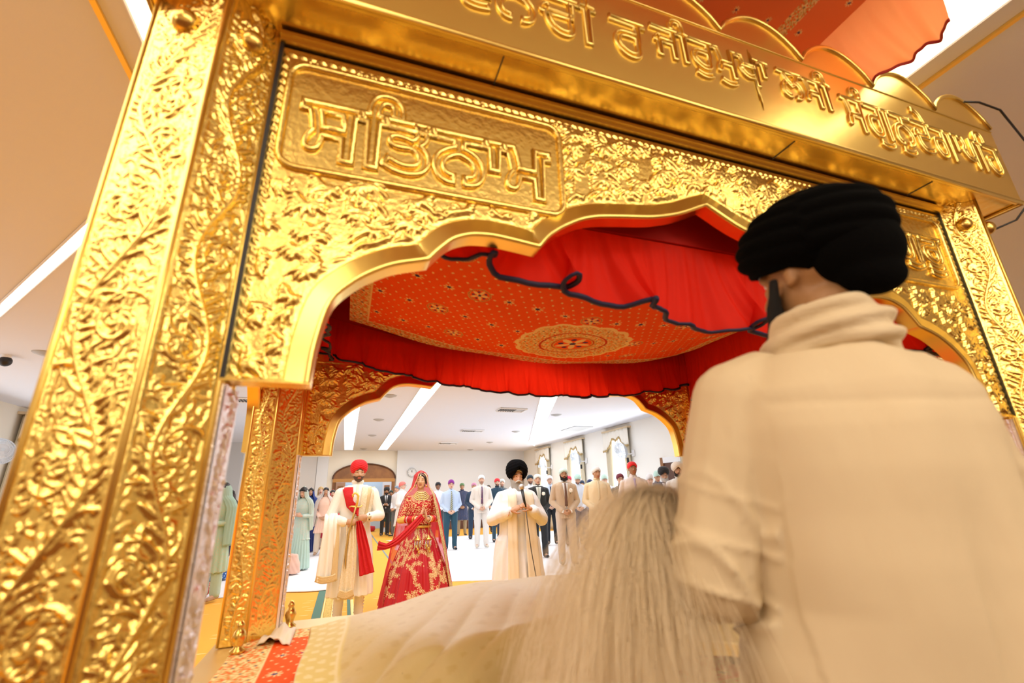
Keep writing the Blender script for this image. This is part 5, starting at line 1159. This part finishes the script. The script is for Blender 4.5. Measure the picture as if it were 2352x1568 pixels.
# the sword (a thing of its own, held)
sw = thing('sword', 'curved ceremonial sword in a gold sheath held upright by the groom', 'sword', (.125, 6.1 - .245, 0), 0.02)
obj('hilt', tube(BM(), [(-.045, -.0, 1.345), (-.05, 0, 1.370), (-.03, 0, 1.388), (-.002, 0, 1.380), (.012, 0, 1.355), (.010, 0, 1.30), (-.004, 0, 1.24)], [.010, .012, .012, .013, .013, .011, .013], 10), GOLDC, sw, True)
obj('crossguard', tube(BM(), [(-.078, 0, 1.235), (-.06, 0, 1.245), (-.004, 0, 1.238), (.045, 0, 1.235), (.062, 0, 1.255)], [.008, .007, .012, .007, .008], 8), GOLDC, sw, True)
obj('scabbard', tube(BM(), [(-.008, 0, 1.235), (-.03, 0, 1.12), (-.06, .0, .95), (-.075, 0, .80), (-.07, 0, .66), (-.062, 0, .60)], [.020, .024, .022, .021, .016, .006], 10, flat=.5), mat('gold_scabbard', (.55, .38, .12), .4, .6, bump=(80, .004)), sw, True)
obj('scabbard_tassel', Blob().cap(V(.02, -.015, 1.2), V(.016, -.02, 1.15), .008, .012).bm, redm, sw, True)
# ================================================================== the bride
Bd = thing('person', 'bride in red lehenga with gold flowers and red veil, palms pressed together', 'person', (.93, 6.4, .01), .05); s = .925
p = make_pose('clasp', 1, (.0, 0, -.28)); p.gaze = -.25
p.el = [V(-.265, .0, 1.13), V(.255, .0, 1.13)]; p.wr = [V(-.055, -.215, 1.135), V(.065, -.215, 1.135)]
def bh(b):
    for i, x in ((0, -1), (1, 1)): hand(b, p.wr[i] + V(-x * .012, 0, 0), V(-x * .26, -.15, 1), V(-x, .1, 0), -x, .95, .04, .0, .0078)
p.handfn = bh
body(Bd, p, (.70, .44, .27), s, .005, 'custom', feet=False)
h = head_local(p); b = Blob(); e_ = p.H.to_euler()
b.ball(h(0, .026, .030), .080, (.98, 1.13, 1.04), e_)
for x in (-1, 1): b.cap(h(x * .012, -.052, .080), h(x * .060, -.040, .035), .014, .016); b.cap(h(x * .060, -.040, .035), h(x * .073, .0, -.03), .016, .014)
b.ball(h(0, .08, -.05), .055, (1, .8, 1), e_); b.build('hair', HAIRB, Bd, .006, 2, None, s)
# skirt with gold flower sprays
nv, nu = 300, 520; zz = np.linspace(1.04, .01, nv); aa = np.linspace(0, 2 * PI, nu, endpoint=False); A, Zz = np.meshgrid(aa, zz)
Rx = np.interp(-Zz, [-1.04, -.97, -.85, -.5, -.01], [.135, .175, .235, .37, .50]); Ry = np.interp(-Zz, [-1.04, -.97, -.85, -.5, -.01], [.10, .135, .19, .32, .44])
pl_ = np.clip((1.0 - Zz) * 1.6, 0, 1) * (.016 * np.sin(A * 15 + .5 * np.sin(A * 3)) + .006 * np.sin(A * 41)); P = np.stack([(Rx + pl_) * np.sin(A), -(Ry + pl_) * np.cos(A), Zz], -1)
U = A * .40; Vv = Zz; LR = np.array((.50, .008, .018)); C = np.tile(LR, (nv, nu, 1)).astype(float); rg = np.random.default_rng(12)
def flower(u, v, r):
    for du in (0, 2 * PI * .40, -2 * PI * .40):
        d = np.hypot(U - u - du, Vv - v); a = np.arctan2(Vv - v, U - u - du); C[d < r * (.8 + .2 * np.cos(5 * a))] = (.78, .55, .26); C[(d > r * .38) & (d < r * .52)] = (.45, .18, .06); C[d < r * .25] = (.92, .80, .52)
for k in range(130):
    u, v = rg.uniform(0, 2.5), rg.uniform(.03, 1.0) ** .9; a = rg.uniform(0, 6.28)
    for j in range(8):
        flower(u, v, .022 if j % 3 == 0 else .013); u += .027 * math.cos(a); v += .027 * math.sin(a); a += rg.uniform(-.7, .7)
        for q in (-1, 1): flower(u + .021 * math.cos(a + q * 1.4), v + .021 * math.sin(a + q * 1.4), .009)
lm_ = mat('red_gold_lehenga', (1, 1, 1), .5, attr='pat', bump=(90, .003))
obj('skirt', gridmesh('skirt', P * s, C, close_u=True), lm_, Bd, True)
obj('waistband', tube(BM(), [V(.150 * math.cos(a), .115 * math.sin(a), 1.035) * s for a in np.linspace(0, 2 * PI, 41)[:-1]], .017, 8, True), GOLDC, Bd, True)
blm = spot_mat('red_gold_blouse', (.52, .008, .018), (.80, .58, .28), 62, .46, .5)
b = Blob(); R_ = [(0, 0, z, *[q + .010 for q in torso_ring(z, 1)]) for z in np.linspace(1.06, 1.375, 9)]; b.loft(R_, p=2.3); 
for i in (0, 1): b.chain([p.sh[i] * .72 + V(0, .0, .015), p.sh[i], p.el[i]], [.042, .056, .052])
b.build('blouse', blm, Bd, .006, 2, None, s)
for i, x in ((0, -1), (1, 1)):
    d = (p.wr[i] - p.el[i]).normalized(); u_, v_ = frame_at(d)
    Blob().cap(p.el[i].lerp(p.el[i] + d * .06, 0), p.el[i] + d * .07, .053, .048).build('gold_cuff', GOLDC, Bd, .006, 1, None, s)
    for k in range(12):
        f = .30 + .055 * k; c = p.el[i].lerp(p.wr[i], f); m_ = mat('white_bangle', (.85, .75, .6), .3) if k in (2, 11) else (GOLDC if k in (8, 10) else mat('red_bangle', (.7, .02, .03), .3))
        obj('bangle', tube(BM(), [(c + (u_ * math.cos(a) + v_ * math.sin(a)) * .040) * s for a in np.linspace(0, 2 * PI, 21)[:-1]], .0065 * s, 6, True), m_, Bd, True)
    # hanging kaleere: umbrella bell with drops
    c = p.wr[i] + V(x * .012, -.03, -.02); kt = obj('kaleera', lathe(BM(), [(.001, 0), (.006, -.004), (.02, -.035), (.042, -.05), (.044, -.056), (.001, -.055)], tuple(c * s - Vector((0, 0, .16))), 18), BRASS, Bd, True)
    obj('chain', tube(BM(), [c * s, c * s - Vector((0, 0, .16))], .003, 5), BRASS, kt)
    for k in range(10):
        a = k * .628; q = c * s + Vector((.036 * math.cos(a), .036 * math.sin(a), -.215)); L = .05 + .02 * (k % 3); obj('drop', tube(BM(), [q, q - Vector((0, 0, L)), q - Vector((0, 0, L + .012)), q - Vector((0, 0, L + .024))], [.0035, .003, .009, .004], 6), STEEL if k % 2 else BRASS, kt, True)
    for k in range(3):
        q = c * s + Vector(((k - 1) * .018, -.01, -.27 - .03 * k)); obj('bell', lathe(BM(), [(.001, 0), (.008, -.005), (.012, -.02), (.017, -.032), (.001, -.032)], tuple(q), 12), BRASS, kt, True)
# jewellery
for k in range(5):
    pts_ = []
    for a in np.linspace(-1.45, 1.45, 26):
        x = (.062 + .012 * k) * math.sin(a); z = 1.505 - .012 * k * abs(math.sin(a)) - (.022 + .022 * k) * math.cos(a) ** 1.3; rx_, ry_ = torso_ring(z, 1); rx_ = max(rx_ - .012, .058); ry_ = max(ry_ - .010, .056)
        pts_.append(V(x, .004 - (ry_ + .006) * max(.05, 1 - (x / (rx_ + .02)) ** 2) ** .5, z) * s)
    nk = obj('necklace', tube(BM(), pts_, .0045, 6), GOLDC, Bd, True)
    for j, q in enumerate(pts_[1:-1]): obj('stone', Blob().ball(q - Vector((0, .003, .006)), .0062, (1, .8, 1)).bm, mat('pearl', (.85, .78, .62), .25) if j % 2 else BRASS, nk, True)
obj('forehead_pendant', Blob().ball(h(0, -.094, .062) * s, .013, (1, .35, 1.1)).ball(h(0, -.092, .046) * s, .006).cap(h(0, -.090, .070) * s, h(0, -.066, .105) * s, .0028, .0028).bm, mat('pendant_gold', (.85, .70, .42), .25, .8), Bd, True)
for x in (-1, 1): obj('earring', lathe(BM(), [(.001, 0), (.007, -.002), (.010, -.02), (.017, -.035), (.001, -.04)], tuple(h(x * .080, -.008, -.045) * s), 12), BRASS, Bd, True)
# veil
vm_ = mat('red_gauze_veil', (.85, .04, .045), .6, alpha=.60, trans=.35, bump=(70, .003))
def red_veil():
    nv, n = 110, 90; P = np.zeros((nv, n, 3)); tz, zb = 1.790, .10; h0 = p.H @ HC
    for i in range(nv):
        t = i / (nv - 1); z = tz - (tz - zb) * t
        rx = np.interp(z, [.1, .6, 1.0, 1.3, 1.45, 1.56, 1.66, 1.72, 1.765, 1.79], [.50, .40, .33, .275, .215, .130, .108, .098, .062, .004]); ry = np.interp(z, [.1, .6, 1.0, 1.45, 1.60, 1.70, 1.79], [.46, .34, .25, .17, .135, .118, .004])
        opl = np.interp(z, [.1, .5, 1.0, 1.35, 1.5, 1.62, 1.76], [1.15, 1.35, 1.65, 1.60, 1.05, .78, .35]); opr = np.interp(z, [.1, .5, 1.0, 1.35, 1.5, 1.62, 1.76], [1.05, .92, .80, .68, .78, .80, .35])
        cx = (h0.x) * max(0, min(1, (z - 1.45) / .15)); yaw = -.28 * max(0, min(1, (z - 1.5) / .15))
        for j in range(n):
            u = j / (n - 1); a = opr + (2 * PI - opl - opr) * u + yaw * 0; f_ = .010 * math.sin(j * 1.1 + 3 * math.sin(t * 4)) * min(1, t * 1.5)
            P[i, j] = (cx + (rx + f_) * math.sin(a), .012 - (ry + f_) * math.cos(a), z)
    return P
Pv = red_veil(); vo_ = obj('veil', gridmesh('veil', Pv * s), vm_, Bd, True)
bw = 6; gb = spot_mat('gold_sequin_border', (.55, .38, .16), (.85, .70, .42), 90, .4, .4)
e2 = Pv[4:, :bw].copy(); c0 = np.array([0, .012, 0]); 
for nm, sl in (('veil_border', slice(0, bw)),):
    Q = Pv[3:, sl].copy(); Q += (Q - c0) * np.array([.02, .03, 0]); sp_ = obj(nm, gridmesh(nm, Q * s), gb, Bd, True); solid(sp_, .004)
Q = Pv[3:60, -3:].copy(); Q += (Q - c0) * np.array([.02, .03, 0]); solid(obj('veil_border', gridmesh('b', Q * s), gb, Bd, True), .004)
# red link cloth from the groom to the bride's hands
lk = ribbon('link_cloth', [(.40, 6.02, .80), (.50, 5.98, .785), (.62, 6.0, .84), (.80, 6.08, .98), (.925, 6.14, 1.10)], [.10, .05, .075, .09, .06], redm, None, 1.0, 12, V(0, 0, 1), .008, 8, .012)
tag(lk, 'red cloth stretched from behind the groom to the hands of the bride', 'cloth')
# ================================================================== the singer with the microphone
K = thing('person', 'elderly man with black turban and long grey beard, singing into a microphone', 'person', (1.915, 5.4, .01), -.10); s = .918
p = make_pose('chest', 0, (.02, .05, .05)); p.el = [V(-.315, -.02, 1.15), V(.32, -.02, 1.13)]; p.wr = [V(-.135, -.24, 1.24), V(.115, -.24, 1.26)]
def kh(b):
    hand(b, p.wr[0], V(.75, -.15, .35), V(.2, .8, -.5), -1, 1.02, .45, .01); hand(b, p.wr[1], V(-.75, -.15, .40), V(-.3, .8, -.4), 1, 1.02, .55, .01)
p.handfn = kh
body(K, p, (.62, .34, .21), s, .005, 'custom', age=1, neck=1.1); turban(K, p, mat('black_turban', (.003, .003, .004), .95, bump=(30, .004), spec=.1), s, (.145, .140, .142), .092, .062, -.050, -.05, .060, 'turban', 7, .005, 96, 50)
turban(K, p, cloth((.82, .72, .62)), s, (.090, .108, .07), .045, .078, .05, .0, .0, 'turban_band', 3, .001, 48, 12)
gm = mat('grey_beard', (.36, .35, .33), .9, bump=(140, .006, (1, 1, .2)))
beard(K, p, (.5, .5, .5), s, .125, 1.26, .005, True, gm)
hk = head_local(p)
for x in (-1, 1): Blob().cap(hk(x * .004, -.104, -.038), hk(x * .045, -.090, -.060), .012, .007).build('moustache', mat('white_moustache', (.66, .65, .62), .9, bump=(140, .005)), K, .004, 1, None, s)
wk = mat('white_kurta', (.90, .92, .98), .7, bump=(22, .006))
top(K, p, None, s, .007, 0, .030, 'kurta', .04, (.082, .088, .070), .80, flare=[(.06, .36, .28), (.4, .33, .25), (.7, .30, .215), (.9, .27, .19)], m=wk, amp=.009)
wv_ = mat('white_vest', (.92, .84, .68), .7, bump=(30, .003))
for x, l, r in ((-1, -.15, -.045), (1, .045, .18)):
    zs = np.linspace(1.46, .35, 30); ex = np.interp(zs, [.35, .8, 1.0, 1.46], [.13, .085, .06, .055]); P = np.zeros((30, 8, 3))
    for i, z in enumerate(zs):
        rx, ry = torso_ring(max(z, .82), 0, .04); 
        for j in range(8): xx = l + (r - l) * j / 7; q = max(0, 1 - abs(xx / (rx + ex[i])) ** 2.3) ** .43; P[i, j] = (xx * (1 + .25 * (1.46 - z)), -((ry + ex[i]) * q + .012) + .004 * math.sin(j * 2 + z * 6), z)
    solid(obj('scarf', gridmesh('scarf', P * s), wv_, K, True), .006)
obj('neck_band', tube(BM(), [V(.075 * math.cos(a), .005 + .075 * math.sin(a), 1.50 - .02 * math.sin(-a)) * s for a in np.linspace(0, 2 * PI, 25)[:-1]], .02, 8, True), wk, K, True)
obj('steel_bracelet', tube(BM(), [(p.wr[0] + V(-.01 + .006 * math.sin(a), .036 * math.cos(a), .036 * math.sin(a)) + V(-.02, 0, -.02)) * s for a in np.linspace(0, 2 * PI, 21)[:-1]], .005, 6, True), mat('copper_bracelet', (.8, .5, .35), .25, 1), K, True)
mc = thing('microphone', 'silver topped microphone with trailing cable held before the grey beard', 'microphone', (1.915, 5.4, 0), -.10)
obj('mic_body', tube(BM(), [V(.018, -.222, 1.500) * s, V(.046, -.268, 1.29) * s], [.020 * s, .013 * s], 14), BLACK, mc, True)
obj('mic_head', Blob().ball(V(.014, -.216, 1.53) * s, .034, (1, 1, 1.1)).bm, mat('mic_mesh', (.6, .6, .6), .35, .9, bump=(400, .003)), mc, True)
obj('cable', tube(BM(), [V(.046, -.268, 1.29) * s, V(.06, -.29, 1.08) * s, V(.085, -.32, .8) * s, V(.13, -.34, .5) * s, V(.14, -.36, .1) * s, V(.12, -.40, .01)], .0055, 6), mat('grey_cable', (.10, .09, .08), .5), mc, True)
# ================================================================== the attendant in the foreground
A_ = thing('person', 'attendant in cream kurta and black turban, seen from behind, waving the whisk', 'person', (.88, .625, .014), PI - .30); s = 1.045
p = make_pose('chest', 0, (.12, 0, -.55 + 1.0)); p.H = Matrix.Translation((-.01, .03, 1.50)) @ Euler((.0, 0, .35)).to_matrix().to_4x4() @ Matrix.Translation((0, 0, -1.50))
p.el = [V(-.27, -.02, 1.12), V(.272, -.02, 1.115)]; p.wr = [V(-.14, -.22, 1.15), V(.12, -.24, 1.14)]
def ah(b):
    hand(b, p.wr[0], V(.8, -.35, .1), V(.2, .5, .2), -1, 1.0, .7); hand(b, p.wr[1], V(-.8, -.3, .1), V(-.2, .5, .2), 1, 1.0, .7)
p.handfn = ah
body(A_, p, (.40, .21, .09), s, .006, 'custom', neck=1.15)
blk = mat('black_turban_cloth', (.002, .002, .002), 1.0, bump=(18, .006), spec=.05)
turban(A_, p, blk, s, (.122, .142, .094), .072, .040, .005, -.035, .01, 'turban', 6, .007, 120, 60)
h = head_local(p); Blob().ball(h(0, .085, .02), .075, (1.1, .9, 1.0)).ball(h(0, .10, -.035), .05, (1.2, .8, .8)).build('turban_tuck', blk, A_, .007, 2, None, s)
beard(A_, p, (.004, .003, .003), s, .12, 1.28, .006)
kc = mat('cream_kurta', (.66, .54, .35), .75, bump=(7, .02, (1, 1, .35)))
def folds(P, N):
    d = np.zeros(len(P))
    for i in (0, 1):      # creases around the bent elbow and along the sleeve
        S, E = np.array(p.sh[i]), np.array(p.el[i]); ax = E - S; L = np.linalg.norm(ax); ax /= L; t = (P - S) @ ax / L; r = np.linalg.norm(P - S - np.outer((P - S) @ ax, ax), axis=1); m_ = (r < .11) & (t > .1) & (t < 1.25)
        ang = P[:, 1] * 14 + P[:, 0] * 6; d += m_ * (.010 * (1 - np.abs(np.sin(t * 7.5 + ang * .9 + np.sin(P[:, 0] * 25)))) ** 3 + .006 * (1 - np.abs(np.sin(t * 13 - ang * .5))) ** 4) * np.clip((t - .3) * 2, 0, 1.2)
    back = (P[:, 1] > .0) & (np.abs(P[:, 0]) < .19)
    d += (P[:, 1] > -.05) * (np.abs(P[:, 0]) < .24) * (.013 * (1 - np.abs(np.sin(P[:, 0] * 9 + 3.6 * (1.45 - P[:, 2]) + .9 * np.sin(P[:, 2] * 5)))) ** 2.5) * np.clip(1.36 - P[:, 2], 0, .22) * 4.5
    d += back * .004 * np.sin(P[:, 0] * 30 + 5 * (1.4 - P[:, 2]) * np.sign(P[:, 0]) + 2 * np.sin(P[:, 2] * 6)) * np.clip(1.42 - P[:, 2], 0, .25) * 4
    d += -.0022 * np.exp(-((P[:, 2] - 1.37 - .05 * np.abs(P[:, 0])) / .007) ** 2) * back
    d += wob(P * np.array([1, 1, .5]), 14, .006, 8)
    return P + N * d[:, None]
b = Blob(); R_ = [(0, .0, z, rx, ry) for z, rx, ry in ((.35, .27, .20), (.6, .26, .195), (.85, .245, .185), (1.0, .232, .172))] + [(0, 0, z, *[q + o_ for q, o_ in zip(torso_ring(z, 0, .035), (.022, .03))]) for z in np.linspace(1.08, 1.47, 7)]
b.loft(R_, p=2.2, n=48); b.cap(V(0, .02, 1.44), V(0, .02, 1.52), .10, .078); sleeves(b, p, (.078, .071, .058), .95); b.build('kurta', kc, A_, .0065, 3, folds, s)
trousers(A_, p, (.8, .68, .5), s, .012, (.11, .09, .08), .95, .03); shoes(A_, p, (.7, .6, .45), s)
b = Blob()
for k in range(26):
    a = 2 * PI * k / 26; a2 = 2 * PI * (k + 1) / 26
    f_ = lambda a: V(.086 * math.sin(a), .020 + .084 * math.cos(a), 1.520 + .022 * math.cos(a) + .006 * math.sin(a * 2)); b.cap(f_(a), f_(a2), .024, .024); b.cap(f_(a) * 1 - V(0, 0, .035), f_(a2) - V(0, 0, .035), .028, .028)
b.build('neck_scarf', mat('cream_scarf', (.68, .56, .37), .8, bump=(12, .012, (1, 1, 3))), A_, .007, 2, lambda P, N: P + N * (.006 * np.sin(P[:, 2] * 170 + P[:, 0] * 30))[:, None], s)
# whisk
wh = thing('ceremonial_whisk', 'pale long haired whisk waved over the cream cloth by the attendant', 'whisk', (0, 0, 0))
obj('whisk_handle', tube(BM(), [(.80, .90, 1.20), (.70, .87, 1.26), (.62, .83, 1.30)], [.014, .015, .022], 12), SILV, wh, True)
rg = np.random.default_rng(4); NS = 2400; ns = 13; t = np.linspace(0, 1, ns)
e0 = np.stack([.615 + rg.normal(0, .012, NS), .82 + rg.normal(0, .012, NS), 1.305 + rg.normal(0, .008, NS)], -1)
q = rg.beta(1.6, 1.5, NS); ex = .235 + q * .40; ez = 1.03 - .10 * q + rg.normal(0, .03, NS) - rg.exponential(.02, NS); ey = .74 + rg.normal(0, .06, NS)
e3 = np.stack([ex, ey, ez], -1); e1 = e0 + np.stack([(ex - .615) * .45, rg.normal(0, .02, NS), .055 + .03 * (.6 - q) + rg.normal(0, .008, NS)], -1); e2 = e3 + np.stack([(.615 - ex) * .10, rg.normal(0, .02, NS), .17 + rg.normal(0, .02, NS)], -1)
B_ = lambda t_: ((1 - t_) ** 3)[None, :, None] * e0[:, None] + (3 * (1 - t_) ** 2 * t_)[None, :, None] * e1[:, None] + (3 * (1 - t_) * t_ ** 2)[None, :, None] * e2[:, None] + (t_ ** 3)[None, :, None] * e3[:, None]
Pc = B_(t); Pc[:, :, 1] += .006 * np.sin(t * 14 + rg.uniform(0, 6, (NS, 1))); Pc[:, :, 0] += .004 * np.sin(t * 11 + rg.uniform(0, 6, (NS, 1)))
rad = (.00046 * (1 - .5 * t))[None, :, None]; offs = np.array([[1, 0, .2], [-.5, .87, 0], [-.5, -.87, 0]])
Vt = (Pc[:, :, None, :] + offs[None, None] * rad[..., None]).reshape(-1, 3)
i0 = (np.arange(NS)[:, None, None] * ns + np.arange(ns - 1)[None, :, None]) * 3; k_ = np.arange(3)[None, None]
F = np.stack([i0 + k_, i0 + (k_ + 1) % 3, i0 + 3 + (k_ + 1) % 3, i0 + 3 + k_], -1).reshape(-1, 4)
me = bpy.data.meshes.new('whisk_hair'); me.vertices.add(len(Vt)); me.vertices.foreach_set('co', Vt.reshape(-1).astype(np.float32)); me.loops.add(F.size); me.loops.foreach_set('vertex_index', F.reshape(-1).astype(np.int32)); me.polygons.add(len(F)); me.polygons.foreach_set('loop_start', np.arange(0, F.size, 4, dtype=np.int32)); me.update(calc_edges=True)
o = obj('whisk_hair', me, mat('pale_yak_hair', (1.0, .92, .76), .7, trans=.6), wh, True); o['kind'] = 'stuff'
